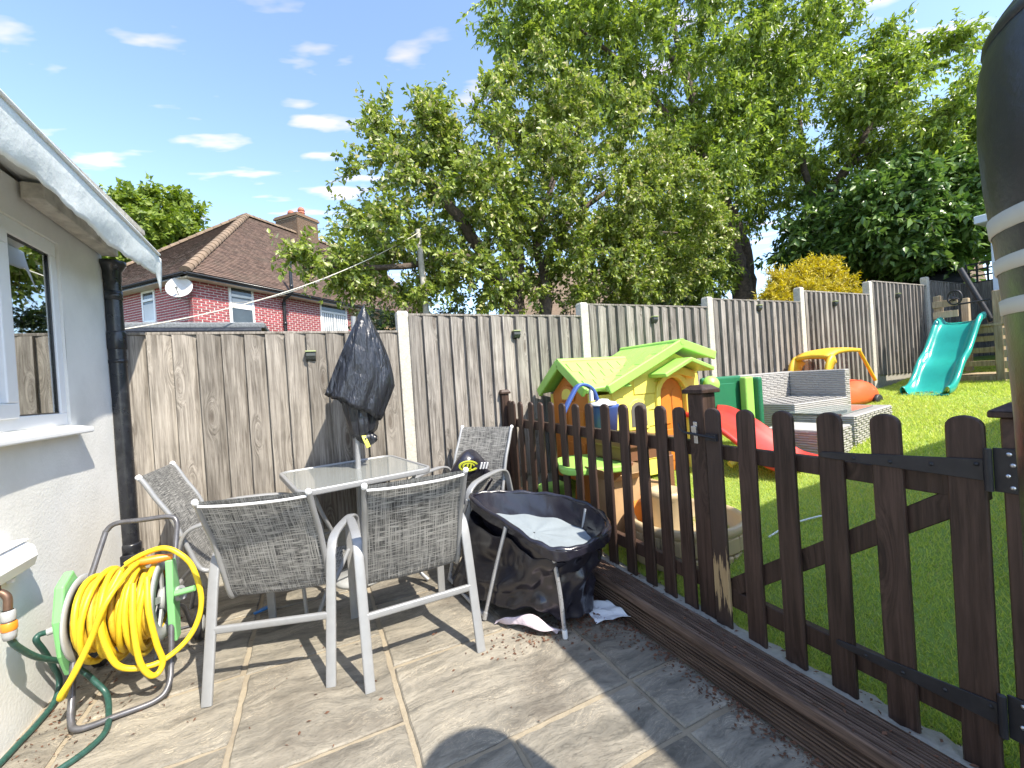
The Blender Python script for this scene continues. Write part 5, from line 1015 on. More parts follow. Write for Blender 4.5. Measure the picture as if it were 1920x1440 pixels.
mb = MB(); prism(mb, [(-.035, -.20), (.03, -.20), (.045, -.05), (.075, .02), (.05, .10), (.03, .19), (-.03, .20), (-.045, .05), (-.05, -.10)], (-.708, DC.y - .03, DC.z), (0, 1, 0), (0, 0, 1), (.030, 0, 0)); obj('side_bracket', mb, MAT['green'], hr, bev=.006, seg=2)
mb = MB(); prism(mb, [(-.06, -.24), (.0, -.22), (.02, .0), (.05, .14), (.0, .21), (-.09, .17), (-.13, .03), (-.11, -.13)], (-1.085, DC.y - .02, DC.z + .02), (0, 1, 0), (0, 0, 1), (.035, 0, 0)); obj('side_bracket', mb, MAT['green'], hr, bev=.008, seg=2)
mb = MB(); tube(mb, [(-.695, DC.y - .02, DC.z + .01), (-.655, DC.y - .03, DC.z + .02)], .035, 16); obj('crank_boss', mb, MAT['greyp'], hr); mb = MB(); bar(mb, (-.66, DC.y - .03, DC.z + .02), (-.655, DC.y - .10, DC.z + .045), .02, .03, (1, 0, 0)); tube(mb, [(-.665, DC.y - .10, DC.z + .045), (-.585, DC.y - .11, DC.z + .055)], .014, 12); obj('crank_handle', mb, MAT['green'], hr)
# wound hose: two helical layers, then loose loops
mb = MB(); pts = []; turns = 11; r1 = random.Random(9)
for k in range(turns * 28): a = 2 * math.pi * k / 28; f_ = k / (turns * 28); pts.append((DC.x - .132 + .264 * f_ + .004 * math.sin(a * 1.3), DC.y + .152 * math.cos(a), DC.z + .152 * math.sin(a) - .004))
tube(mb, pts, .0125, 8)
obj('hose_coil', mb, MAT['hosey2'], hr)
mb = MB(); pts = []; turns = 9
for k in range(turns * 28):
    a = 2 * math.pi * k / 28; f_ = k / (turns * 28); tn = int(k / 28); rr2 = .179 + .012 * math.sin(tn * 2.1); sagz = (.028 + .018 * math.sin(tn * 1.7)) * max(0, -math.sin(a)); pts.append((DC.x + .120 - .235 * f_ + .020 * math.sin(a + tn * 1.9), DC.y + rr2 * math.cos(a), DC.z + rr2 * math.sin(a) - sagz))
tube(mb, pts, .0125, 8); obj('hose_coil', mb, MAT['hosey'], hr)
lp = [(-.875, 2.43, .50), (-.93, 2.43, .36), (-.985, 2.42, .24), (-1.03, 2.42, .165)]
obj('loose_hose', tube(MB(), spline([(-.80, 2.66, .60), (-.83, 2.54, .585)] + lp + [(-1.035, 2.44, .145), (-1.03, 2.47, .17), (-1.0, 2.52, .25), (-.98, 2.56, .30)], 7), .0125, 8), MAT['hosey'], hr)
obj('loose_hose', tube(MB(), spline([(-.86, 2.56, .59), (-.90, 2.45, .44), (-.875, 2.44, .27), (-.83, 2.45, .19), (-.73, 2.47, .163), (-.64, 2.50, .20), (-.585, 2.53, .27), (-.562, 2.55, .38), (-.59, 2.57, .53), (-.64, 2.58, .61), (-.71, 2.60, .65), (-.80, 2.62, .63), (-.86, 2.62, .60)], 8), .0125, 8), MAT['hosey'], hr)
obj('loose_hose', tube(MB(), spline([(-.80, 2.50, .54), (-.79, 2.44, .40), (-.775, 2.43, .22), (-.745, 2.44, .135), (-.72, 2.46, .125), (-.705, 2.47, .17), (-.72, 2.46, .26), (-.74, 2.46, .42), (-.755, 2.52, .55)], 8), .0125, 8), MAT['hosey'], hr)
gn = obj('spray_nozzle', tube(MB(), [(-.80, 2.60, .605), (-.735, 2.61, .60), (-.68, 2.62, .595)], [.016, .021, .014], 12), MAT['orange'], hr)
gc = obj('hose_connector', tube(MB(), [(-1.05, 2.60, .385), (-1.10, 2.585, .382)], .017, 12), MAT['orange'], hr); obj('connector_tail', tube(MB(), [(-1.10, 2.585, .382), (-1.128, 2.577, .38)], .0155, 12), MAT['greyp'], gc)
hs2 = tube(MB(), spline([(-1.127, 2.338, .48), (-1.125, 2.37, .43), (-1.11, 2.46, .33), (-1.08, 2.58, .23), (-1.02, 2.58, .165), (-.98, 2.58, .10), (-.94, 2.56, .045), (-.90, 2.46, .016), (-.865, 2.33, .013), (-.89, 2.24, .013), (-.96, 2.16, .013), (-1.05, 2.09, .013), (-1.14, 2.12, .014), (-1.175, 2.25, .014), (-1.17, 2.40, .014), (-1.16, 2.53, .015), (-1.155, 2.66, .03), (-1.16, 2.72, .09), (-1.16, 2.68, .18), (-1.15, 2.60, .29), (-1.15, 2.55, .365), (-1.145, 2.56, .383), (-1.128, 2.577, .38)], 8), .0115, 10)
tag(obj('feed_hose', hs2, MAT['dgreen']), 'dark green feed hose looping over the paving from tap to reel', 'hose')
# ================================================================== TOYS ON THE LAWN
def plas(n, c, r=.42): return mat(n, c, r, nscale=3, var=.05, dirt=.3, dcol=sc(c, .5), dscale=5)
MAT['tlime'] = plas('lime_toy', (.33, .62, .12)); MAT['tyel'] = plas('yellow_toy', (.86, .73, .14)); MAT['torg'] = plas('orange_toy', (.62, .20, .03)); MAT['tgreen'] = plas('green_toy', (.02, .16, .075)); MAT['tred'] = plas('red_toy', (.60, .045, .03)); MAT['tteal'] = plas('teal_slide', (.02, .32, .27), .22); MAT['tbeige'] = plas('beige_toy', (.52, .40, .24)); MAT['tblue'] = plas('blue_toy', (.05, .10, .32)); MAT['tcarred'] = plas('orange_red_toy', (.70, .12, .04)); MAT['tcaryel'] = plas('amber_toy', (.78, .46, .03)); MAT['tbrown'] = plas('brown_toy', (.19, .09, .05)); MAT['card'] = mat('cardboard', (.45, .29, .15), .9, nscale=8, var=.1)
# ---- playhouse
ph_ = thing('playhouse', 'plastic playhouse with yellow walls, orange doors and a bright green tiled roof', 'playhouse', (2.9, 3.3, .4)); F = 2.95; BK = 3.60; zb = .40
wallp = [(2.36, zb), (3.43, zb), (3.43, 1.40), (3.13, 1.52), (2.36, 1.20)]
# front wall with an arched doorway and window, built around the openings
def arch(x0, x1, z0, z1, n=8):
    r = (x1 - x0) / 2; return [(x0, z0)] + [((x0 + x1) / 2 - r * math.cos(math.pi * k / n), z1 - r + r * math.sin(math.pi * k / n)) for k in range(n + 1)] + [(x1, z0)]
mb = MB(); d0, d1, dz_ = 2.90, 3.23, 1.29; a = arch(d0, d1, zb, dz_)
prism(mb, [(2.36, zb)] + [(2.36, 1.20), (3.13, 1.52), (3.43, 1.40), (3.43, zb)] + list(reversed(a)), (0, F, 0), (1, 0, 0), (0, 0, 1), (0, .05, 0)); obj('front_wall', mb, MAT['tyel'], ph_)
for z in (.55, .70, .85, 1.0, 1.15, 1.30):
    xr = 3.425 if z < 1.38 else 3.3; xl = 2.37 if z < 1.2 else 2.37 + (z - 1.2) / .32 * .77
    for (p_, q_) in ((xl, 2.86), (3.26, xr)):
        if q_ - p_ > .04:
            m2 = MB(); prism(m2, [(0, 0), (-.013, 0), (-.004, .14), (0, .14)], (p_, F, z - .14), (0, 1, 0), (0, 0, 1), (q_ - p_, 0, 0)); obj('plank', m2, MAT['tyel'], ph_)
mb = MB(); ao = arch(d0 - .05, d1 + .05, zb, dz_ + .05); prism(mb, ao + list(reversed(a)), (0, F - .035, 0), (1, 0, 0), (0, 0, 1), (0, .034, 0)); obj('door_surround', mb, MAT['tyel'], ph_, bev=.006)
dr = obj('door', prism(MB(), arch(d0 + .008, d1 - .008, zb, dz_ - .008), (0, F + .012, 0), (1, 0, 0), (0, 0, 1), (0, .03, 0)), MAT['torg'], ph_, bev=.004)
for (x0, x1, z0, z1) in ((2.94, 3.05, .85, 1.19), (3.075, 3.185, .85, 1.19), (2.94, 3.185, .5, .8)): obj('door_panel', prism(MB(), arch(x0, x1, z0, z1) if z1 > 1 else [(x0, z0), (x1, z0), (x1, z1), (x0, z1)], (0, F + .004, 0), (1, 0, 0), (0, 0, 1), (0, .0075, 0)), MAT['torg'], dr, bev=.004)
fw_ = obj('window', prism(MB(), [(2.52, .84), (2.76, .84)] + [(2.64 + .12 * math.cos(k * math.pi / 6), 1.02 + .10 * math.sin(k * math.pi / 6)) for k in range(7)], (0, F - .02, 0), (1, 0, 0), (0, 0, 1), (0, .018, 0)), MAT['tyel'], ph_, bev=.006); obj('pane', prism(MB(), [(2.55, .87), (2.73, .87)] + [(2.64 + .09 * math.cos(k * math.pi / 6), 1.02 + .07 * math.sin(k * math.pi / 6)) for k in range(7)], (0, F - .024, 0), (1, 0, 0), (0, 0, 1), (0, .003, 0)), MAT['dark'], fw_)
obj('side_wall', box(MB(), (3.38, F + .052, zb), (3.43, BK, 1.38)), MAT['tyel'], ph_); obj('back_wall', box(MB(), (2.36, BK - .05, zb), (3.378, BK, 1.2)), MAT['tyel'], ph_)
lw = prism(MB(), [(2.98, zb), (3.56, zb), (3.56, 1.21), (3.27, 1.42), (2.98, 1.21)], (2.13, 0, 0), (0, 1, 0), (0, 0, 1), (.05, 0, 0)); lwo = obj('side_gable', lw, MAT['torg'], ph_, bev=.004)
obj('gable_post', box(MB(), (2.125, 2.94, zb), (2.19, 2.978, 1.20)), MAT['tyel'], ph_); obj('gable_post', box(MB(), (2.125, 3.562, zb), (2.19, 3.60, 1.20)), MAT['tyel'], ph_); obj('wing_wall', box(MB(), (2.19, 2.955, zb), (2.358, 2.99, 1.18)), MAT['tyel'], ph_)
for (y0, y1, z0, z1) in ((3.05, 3.22, .82, 1.05), (3.32, 3.49, .82, 1.05), (3.05, 3.49, .5, .76)): obj('gable_panel', box(MB(), (2.118, y0, z0), (2.129, y1, z1)), MAT['torg'], lwo, bev=.008, seg=2)
gw = obj('window', prism(MB(), [(3.17 + .02, 1.13), (3.38, 1.13)] + [(3.285 + .12 * math.cos(k * math.pi / 6), 1.19 + .09 * math.sin(k * math.pi / 6)) for k in range(7)], (2.112, 0, 0), (0, 1, 0), (0, 0, 1), (.016, 0, 0)), MAT['torg'], lwo, bev=.006); obj('opening', prism(MB(), [(3.20, 1.15), (3.37, 1.15)] + [(3.285 + .085 * math.cos(k * math.pi / 6), 1.19 + .06 * math.sin(k * math.pi / 6)) for k in range(7)], (2.109, 0, 0), (0, 1, 0), (0, 0, 1), (.004, 0, 0)), MAT['tyel'], lwo)
# roof: left slope, right slope, wing slopes; moulded tiles raised on it
def slab_quad(pts, th, name, m_, par, bev=.012):
    P = [Vector(p) for p in pts]; nrm = (P[1] - P[0]).cross(P[-1] - P[0]).normalized()
    if nrm.z < 0: nrm = -nrm
    n = len(P); mb = MB(); mb.add([p for p in P] + [p + nrm * th for p in P], [tuple(range(n)), tuple(range(n, 2 * n))] + [(i, (i + 1) % n, n + (i + 1) % n, n + i) for i in range(n)])
    bm = bmesh.new(); o = obj(name, mb, m_, par, bev=bev, seg=2); bm.from_mesh(o.data); bmesh.ops.recalc_face_normals(bm, faces=bm.faces); bm.to_mesh(o.data); bm.free(); return o
FY, BY = F - .10, 3.67
r1_ = slab_quad([(2.25, FY, 1.205), (2.25, BY, 1.205), (3.13, BY, 1.575), (3.13, FY, 1.575)], .045, 'roof', MAT['tlime'], ph_); r2_ = slab_quad([(3.13, FY, 1.575), (3.13, BY, 1.575), (3.55, BY, 1.455), (3.55, FY, 1.455)], .045, 'roof', MAT['tlime'], ph_)
r3_ = slab_quad([(2.04, 2.885, 1.20), (2.42, 2.885, 1.235), (2.82, 3.27, 1.465), (2.04, 3.27, 1.465)], .045, 'roof', MAT['tlime'], ph_); r4_ = slab_quad([(2.04, 3.65, 1.20), (2.42, 3.65, 1.235), (2.82, 3.27, 1.465), (2.04, 3.27, 1.465)], .045, 'roof', MAT['tlime'], ph_)
def moulded(par, o, u, v_, nu, nv, su, sv, ok):
    nrm = Vector(u).cross(Vector(v_)).normalized(); nrm = nrm if nrm.z > 0 else -nrm
    for j in range(nv):
        for i in range(nu):
            s = (i + .5 + (.5 if j % 2 else 0)) * su; t_ = (j + .5) * sv
            if not ok(s, t_): continue
            m2 = MB(); obox(m2, Vector(o) + Vector(u) * s + Vector(v_) * t_ + nrm * .047, u, (Vector(v_) + nrm * .07), nrm, su * .92, sv * .9, .010); obj('shingle', m2, MAT['tlime'], par)
vL = Vector((.88, 0, .37)).normalized(); moulded(r1_, (2.25, FY + .05, 1.205), (0, 1, 0), vL, 6, 8, .115, .115, lambda s, t_: s < .72 and t_ > .10 and (s < .08 + .9 * 0 or t_ > .62 - abs(s - .37) * 1.25))
vW = Vector((0, .385, .265)).normalized(); moulded(r3_, (2.06, 2.885, 1.20), (1, 0, 0), vW, 6, 3, .115, .14, lambda s, t_: s < .36 + t_ * .8)
for (p1, p2) in (((2.25, FY, 1.225), (3.13, FY, 1.60)), ((3.13, FY, 1.60), (3.57, FY, 1.475)), ((2.03, 2.88, 1.215), (2.03, 3.27, 1.485)), ((2.03, 3.27, 1.485), (2.03, 3.66, 1.215))):
    mb = MB(); bar(mb, p1, p2, .035, .085, (0, 0, 1)); obj('roof_trim', mb, MAT['tlime'], ph_, bev=.01, seg=2)
obj('ridge', tube(MB(), [(3.13, FY - .02, 1.615), (3.13, BY + .02, 1.615)], .030, 10), MAT['tlime'], ph_); obj('ridge', tube(MB(), [(2.02, 3.27, 1.50), (2.80, 3.27, 1.50)], .028, 10), MAT['tlime'], ph_)
mb = MB()
for (p1, p2) in (((2.80, F - .11, 1.315), (3.12, F - .11, 1.445)), ((3.12, F - .11, 1.445), (3.40, F - .11, 1.35))): obox(mb, (Vector(p1) + Vector(p2)) / 2, Vector(p2) - Vector(p1), (0, 1, 0), (Vector(p2) - Vector(p1)).cross(Vector((0, 1, 0))), (Vector(p2) - Vector(p1)).length + .02, .22, .04)
obj('porch_roof', mb, MAT['tlime'], ph_, bev=.01, seg=2)
mb = MB(); prism(mb, [(2.86, 1.26), (3.12, 1.40), (3.34, 1.32), (3.34, 1.27), (3.06, 1.33)], (0, F - .05, 0), (1, 0, 0), (0, 0, 1), (0, .048, 0)); obj('porch_gable', mb, MAT['tyel'], ph_)
# ---- picnic table (rounded top)
pt_ = thing('toy_picnic_table', 'low toy picnic table with a pale green top behind the pickets', 'toy table', (2.0, 3.1, .2))
mb = MB(); prism(mb, [(.33 * math.cos(a) * (1 + .1 * math.cos(4 * a)), .30 * math.sin(a) * (1 + .1 * math.cos(4 * a))) for a in np.linspace(0, 2 * math.pi, 28, endpoint=False)], (1.95, 2.72, .64), (.9, .4, 0), (-.4, .9, 0), (0, 0, .05)); obj('tabletop', mb, MAT['tlime'], pt_, bev=.012, seg=2)
mb = MB(); prism(mb, [(-.16, 0), (.16, 0), (.10, .44), (-.10, .44)], (1.95, 2.62, .20), (1, 0, 0), (0, 0, 1), (0, .2, 0)); obj('pedestal', mb, MAT['torg'], pt_, bev=.02)
for (x, y) in ((1.80, 3.10), (2.02, 2.36)): obj('seat', box(MB(), (x - .12, y - .09, .18), (x + .12, y + .09, .46)), MAT['tlime'] if y > 3 else MAT['torg'], pt_, bev=.03, seg=2)
# ---- brown play bench with blue water toy
bt = thing('toy_workbench', 'brown plastic toy bench standing between the pickets and the playhouse', 'toy bench', (2.3, 2.55, .28))
obj('bench_top', box(MB(), (2.02, 2.40, .80), (2.52, 2.86, .85)), MAT['tbrown'], bt, bev=.012, seg=2); obj('apron', box(MB(), (2.05, 2.43, .70), (2.49, 2.83, .798)), MAT['tbrown'], bt)
for x in (2.07, 2.47):
    for y in (2.45, 2.81): obj('leg', box(MB(), (x - .03, y - .03, .25), (x + .03, y + .03, .70)), MAT['tbrown'], bt, bev=.006)
obj('shelf', box(MB(), (2.06, 2.46, .44), (2.48, 2.80, .47)), MAT['card'], bt)
wt = thing('water_toy', 'blue plastic water toy with a white lid and arched dark blue spout', 'toy', (2.13, 2.76, .85))
obj('bucket', lathe(MB(), [(0, 0), (.085, 0), (.105, .22), (.115, .235), (.115, .26), (.10, .26)], 20, (2.13, 2.76, .852)), MAT['tblue'], wt); obj('lid', lathe(MB(), [(.112, 0), (.112, .02), (.06, .03), (.05, .045), (0, .05)], 20, (2.10, 2.75, 1.112)), MAT['white'], wt)
obj('spout', tube(MB(), spline([(2.05, 2.75, 1.16), (2.01, 2.75, 1.245), (1.94, 2.75, 1.285), (1.87, 2.75, 1.275), (1.80, 2.75, 1.19), (1.74, 2.75, 1.10), (1.715, 2.75, 1.05)], 6), 0, 10, flat=(.024, .013), hint=(0, 1, 0)), MAT['tblue'], wt); obj('spout_bracket', box(MB(), (1.985, 2.735, 1.15), (2.01, 2.765, 1.26)), MAT['white'], wt, bev=.004)
# ---- cardboard box + sand table
bx = thing('cardboard_box', 'open brown cardboard box standing behind the pickets', 'box', (1.93, 2.42, .16)); mb = MB()
for a in ((1.80, 2.30, 1.805, 2.54), (2.03, 2.30, 2.035, 2.54), (1.805, 2.30, 2.03, 2.305), (1.805, 2.535, 2.03, 2.54)): box(mb, (a[0], a[1], .17), (a[2], a[3], .62))
box(mb, (1.805, 2.305, .172), (2.03, 2.535, .18)); obj('carton', mb, MAT['card'], bx)
for (c, u_, v_) in (((1.80, 2.42, .62), (0, 1, 0), (-.6, 0, .8)), ((2.035, 2.42, .62), (0, 1, 0), (.7, 0, .7)), ((1.917, 2.30, .62), (1, 0, 0), (0, -.7, .5))): m2 = MB(); obox(m2, Vector(c) + Vector(v_) * .05, u_, v_, Vector(u_).cross(Vector(v_)), .22, .11, .004); obj('flap', m2, MAT['card'], bx)
st = thing('sand_table', 'beige plastic sand pit with moulded brick sides beside the gate', 'sand pit', (2.10, 1.98, .16)); SC = Vector((2.12, 2.0, 0))
mb = MB(); lathe(mb, [(.30, .14), (.335, .15), (.345, .36), (.36, .375), (.36, .42), (.335, .425), (.325, .40), (.30, .30), (0, .29)], 40, SC); obj('tub', mb, MAT['tbeige'], st)
blk = MB(); box(blk, (-.058, -.010, -.048), (.058, .012, .048)); bme = mesh_of(blk, 'moulded_block', MAT['tbeige'])
for j in range(2):
    for k in range(18):
        a = 2 * math.pi * (k + .5 * j) / 18; o = put('moulded_block', bme, st, SC + Vector((.342 * math.cos(a), .342 * math.sin(a), .215 + j * .103)) - Vector((2.10, 1.98, .16))); o.rotation_euler = (0, 0, a - math.pi / 2); bv = o.modifiers.new('bevel', 'BEVEL'); bv.width = .008
mb = MB(); lathe(mb, [(.12, .28), (.11, .50), (.125, .52), (.125, .55), (.10, .56), (.07, .52), (0, .51)], 24, (2.10, 2.12, 0)); obj('tower', mb, MAT['tbeige'], st)
mb = MB(); lathe(mb, [(.02, .55), (.02, .60), (.0, .62)], 10, (2.06, 2.08, 0)); obj('spinner', mb, plas('turquoise_toy', (.05, .45, .50)), st)
# ---- climber slide
cs = thing('toddler_slide', 'toddler climbing slide with a red chute between dark green panels edged in lime', 'slide', (3.7, 2.5, .47))
gp = obj('side_panel', box(MB(), (3.58, 3.02, .80), (4.18, 3.07, 1.255)), MAT['tgreen'], cs, bev=.025, seg=3); obj('panel_recess', box(MB(), (3.64, 3.008, .90), (4.05, 3.019, 1.18)), MAT['tgreen'], gp, bev=.05, seg=3)
obj('lime_post', box(MB(), (4.10, 2.92, .47), (4.23, 3.00, 1.235)), MAT['tlime'], cs, bev=.02, seg=3); obj('end_panel', box(MB(), (4.25, 2.88, .5), (4.32, 3.04, 1.225)), MAT['tgreen'], cs, bev=.025, seg=3)
obj('steering_knob', lathe(MB(), [(0, .05), (.05, .045), (.08, .02), (.085, 0), (.07, -.02)], 18, (3.66, 2.985, 1.19), (-.4, -.9, .3)), MAT['tlime'], cs)
mb = MB(); sp_ = spline([(3.48, 2.97, .90), (3.49, 2.82, .885), (3.50, 2.58, .775), (3.53, 2.34, .60), (3.55, 2.21, .515), (3.57, 2.08, .485)], 6); rows = []; pv = Vector((1, .10, 0))
for p in sp_: rows.append([p + pv * y + Z_ * z for y, z in ((-.29, .0), (-.29, .03), (-.265, .04), (-.24, .01), (0, .0), (.24, .01), (.265, .065), (.29, .055), (.29, .0))])
grid(mb, rows); obj('chute', mb, MAT['tred'], cs, solid=.012); obj('deck', box(MB(), (3.20, 2.975, .84), (3.80, 3.018, .90)), MAT['tyel'], cs, bev=.01)
obj('yellow_foot', tube(MB(), spline([(3.3, 2.55, .48), (3.45, 2.52, .55), (3.6, 2.53, .48)], 6), .03, 8), MAT['tyel'], cs)
# ---- wicker sofa and table
def wicker(name, a, b):
    m, t, p, _ = nmat(name); g = G(t); v = g.coord('Object', rand=False)
    w_ = g.n('ShaderNodeTexWave', wave_type='BANDS', bands_direction='Z'); g.l(v, w_.inputs['Vector']); w_.inputs['Scale'].default_value = 14; w_.inputs['Distortion'].default_value = .6; n1 = g.noise(v, 26, 3, .6)
    k = g.n('ShaderNodeVectorMath', operation='MULTIPLY'); g.l(v, k.inputs[0]); k.inputs[1].default_value = (9, 9, 60); n2 = g.noise(k.outputs[0], 1, 3, .6)
    f = g.math('MULTIPLY_ADD', w_.outputs['Fac'], .5, g.math('MULTIPLY', g.math('ADD', n1, n2), .30)); g.l(g.mix(g.ramp(f, .25, .75), a, b), p.inputs['Base Color']); p.inputs['Roughness'].default_value = .6; g.bump(f, .8, .01, p); return m
MAT['wick'] = wicker('grey_wicker', (.22, .21, .20), (.42, .41, .39))
def wick_box(name, lo, hi, par, rows_=True):
    o = obj(name, box(MB(), lo, hi), MAT['wick'], par, bev=.012, seg=2); mb = MB(); z = lo[2] + .02; k = 0
    while rows_ and z < hi[2] - .02:
        n = int((hi[0] - lo[0]) / .07); 
        for i in range(n):
            if (i + k) % 2: x = lo[0] + (i + .5) * (hi[0] - lo[0]) / n; box(mb, (x - .03, lo[1] - .004, z), (x + .03, lo[1] + .002, z + .022))
        n = int((hi[1] - lo[1]) / .07)
        for i in range(n):
            if (i + k) % 2: y = lo[1] + (i + .5) * (hi[1] - lo[1]) / n; box(mb, (lo[0] - .004, y - .03, z), (lo[0] + .002, y + .03, z + .022))
        z += .028; k += 1
    if mb.v: obj('weave', mb, MAT['wick'], o, kind='stuff')
    return o
sf = thing('wicker_sofa', 'grey wicker corner sofa without cushions on the lawn in front of the fence', 'sofa', (5.3, 3.2, .54))
wick_box('backrest', (4.72, 3.50, .50), (5.90, 3.60, 1.24), sf); wick_box('armrest', (5.80, 2.84, .50), (5.90, 3.498, 1.235), sf); wick_box('seat', (4.74, 2.82, .50), (5.798, 3.498, .90), sf, False)
mb = MB()
for i in range(15):
    for j in range(9):
        if (i + j) % 2: box(mb, (4.76 + i * .07, 2.84 + j * .07, .898), (4.82 + i * .07, 2.90 + j * .07, .908))
obj('seat_weave', mb, MAT['wick'], sf, kind='stuff')
ct = thing('wicker_table', 'low grey wicker table with a glass top in front of the wicker sofa', 'table', (4.62, 2.2, .5), rad(10))
def lo_box(name, a, b, m_, par, **k): return obj(name, box(MB(), a, b), m_, par, local=True, **k)
tb2 = lo_box('table_body', (0, 0, 0), (1.20, .66, .31), MAT['wick'], ct, bev=.012); mb = MB()
for k in range(10):
    for i in range(17):
        if (i + k) % 2: box(mb, (i * .07 + .01, -.006, .015 + k * .029), (i * .07 + .07, .002, .037 + k * .029))
    for i in range(9):
        if (i + k) % 2: box(mb, (-.006, i * .07 + .01, .015 + k * .029), (.002, i * .07 + .07, .037 + k * .029))
obj('weave', mb, MAT['wick'], tb2, local=True, kind='stuff'); m, t, p, _ = nmat('smoked_glass'); p.inputs['Base Color'].default_value = (.16, .20, .19, 1); p.inputs['Roughness'].default_value = .06; p.inputs['Specular IOR Level'].default_value = .8; MAT['smoke'] = m
lo_box('glass_top', (-.02, .10, .313), (.95, .60, .325), MAT['smoke'], ct)
st2 = thing('wicker_stool', 'square grey wicker stool at the near end of the glass topped wicker table', 'stool', (4.25, 2.25, .48), rad(8)); s2 = lo_box('stool_body', (-.28, -.10, 0), (.26, .42, .26), MAT['wick'], st2, bev=.012); mb = MB()
for k in range(8):
    for i in range(7):
        if (i + k) % 2: box(mb, (-.27 + i * .076, -.106, .015 + k * .03), (-.21 + i * .076, -.098, .037 + k * .03)); box(mb, (-.286, -.09 + i * .072, .015 + k * .03), (-.278, -.03 + i * .072, .037 + k * .03))
obj('weave', mb, MAT['wick'], s2, local=True, kind='stuff')
mb = MB(); box(mb, (-.05, -.02, 0), (.06, .02, .03)); box(mb, (.02, -.05, .005), (.05, -.021, .025)); o = obj('toy_block', mb, MAT['tblue'], bev=.006); o.location = (4.78, 2.08, .50); o.rotation_euler = (0, 0, .4); tag(o, 'small blue toy lying on the grass by the wicker table', 'toy')
# ---- ride-on toy car
cr_ = thing('toy_car', 'ride on toy car with an amber roof and orange red body behind the sofa', 'toy car', (6.8, 3.36, .68))
mb = MB(); rows = []
for x, w, z0, z1 in ((5.98, .20, .74, .98), (6.05, .25, .70, 1.04), (6.4, .26, .69, 1.02), (6.75, .26, .69, .98), (6.9, .26, .69, 1.05), (7.1, .25, .70, 1.06), (7.3, .22, .72, .98), (7.42, .16, .76, .88)):
    rows.append([Vector((x, 3.38 + w * cy, z)) for cy, z in ((-1, z0 + .03), (-1.02, (z0 + z1) / 2), (-.85, z1 - .02), (0, z1 + .02), (.85, z1 - .02), (1.02, (z0 + z1) / 2), (1, z0 + .03), (.6, z0), (-.6, z0))])
grid(mb, rows, close=True); mb.add(rows[-1], [tuple(range(9))]); mb.add(rows[0], [tuple(range(8, -1, -1))]); cbd = obj('body', mb, MAT['tcarred'], cr_, sub=1)
mb = MB(); rows = []
for p, w in zip(spline([(5.98, 0, .98), (5.99, 0, 1.20), (6.08, 0, 1.38), (6.28, 0, 1.475), (6.55, 0, 1.50), (6.82, 0, 1.49)], 5), np.linspace(.22, .25, 26)): rows.append([Vector((p.x, 3.38 + w * k, p.z - .03 * k * k)) for k in (-1, -.6, 0, .6, 1)])
for k in range(len(rows)): pass
n0 = 11
grid(mb, rows[n0:]); obj('roof', mb, MAT['tcaryel'], cr_, solid=.05)
for s in (-1, 1):
    mb = MB(); grid(mb, [[Vector((r[2].x + .07 * q, 3.38 + s * .235 - s * .02 * q, r[2].z - .05 * q)) for q in (0, 1, 2)] for r in rows[:n0 + 2]]); obj('rear_pillar', mb, MAT['tcaryel'], cr_, solid=.045); obj('front_pillar', tube(MB(), [(6.80, 3.38 + s * .23, 1.47), (7.18, 3.38 + s * .23, 1.03)], .022, 10), MAT['tcaryel'], cr_)
for x in (6.2, 7.15):
    for s in (-1, 1): wh = obj('wheel', lathe(MB(), [(0, -.03), (.08, -.03), (.095, -.02), (.095, .02), (.08, .03), (0, .03)], 18, (x, 3.38 + s * .26, .715 + (.02 if x > 7 else -.01)), (0, 1, 0)), MAT['iron'], cr_)
# ---- climbing platform with teal slide
P0 = 9.1; pl = thing('climbing_platform', 'timber climbing platform with slatted sides and a toy steering wheel', 'climbing frame', (9.6, 2.8, .9)); MP = MAT['platform']
for (x, y, z0, z1) in ((P0, 2.46, .80, 2.21), (P0, 3.10, .80, 2.26), (10.1, 2.46, .9, 2.25), (10.1, 3.10, .9, 2.25), (P0, 2.0, .8, 1.95)): obj('post', box(MB(), (x - .045, y - .045, z0), (x + .045, y + .045, z1)), MP, pl, bev=.006)
for i in range(8): obj('deck_board', box(MB(), (P0 - .05 + i * .145, 2.40, 1.70), (P0 + .085 + i * .145, 3.15, 1.735)), MP, pl, bev=.003)
obj('deck_joist', box(MB(), (P0 - .02, 2.51, 1.60), (P0 + .02, 3.05, 1.695)), MP, pl)
for z in (1.95, 2.12): obj('slat', box(MB(), (P0 - .066, 2.86, z - .052), (P0 - .047, 3.15, z + .052)), MP, pl, bev=.003)
for z in (.96, 1.12, 1.28, 1.44, 1.60, 1.76, 2.12): obj('slat', box(MB(), (P0 - .066, 1.9, z - .055), (P0 - .047, 2.412, z + .055)), MP, pl, bev=.003)
for z in (1.15, 1.35, 1.52): obj('rung', box(MB(), (P0 + .05, 2.50, z - .04), (P0 + .085, 3.06, z + .04)), MP, pl, bev=.003)
obj('base_plank', box(MB(), (P0 - .03, 2.51, .84), (P0 + .01, 3.04, .965)), MP, pl, bev=.003)
for i in range(7): obj('floor_board', box(MB(), (P0 + .02 + i * .14, 2.50, .965), (P0 + .145 + i * .14, 3.06, .99)), MP, pl)
wl = obj('steering_wheel', tube(MB(), [(P0 - .13 + .02 * math.cos(a), 2.868 + .085 * math.cos(a), 2.185 + .105 * math.sin(a)) for a in np.linspace(0, 2 * math.pi, 28, endpoint=False)], .013, 8, closed=True), MAT['iron'], pl); mb = MB()
for a in (90, 210, 330): tube(mb, [(P0 - .13, 2.868, 2.185), (P0 - .13 + .02 * math.cos(rad(a)), 2.868 + .083 * math.cos(rad(a)), 2.185 + .1 * math.sin(rad(a)))], .010, 6)
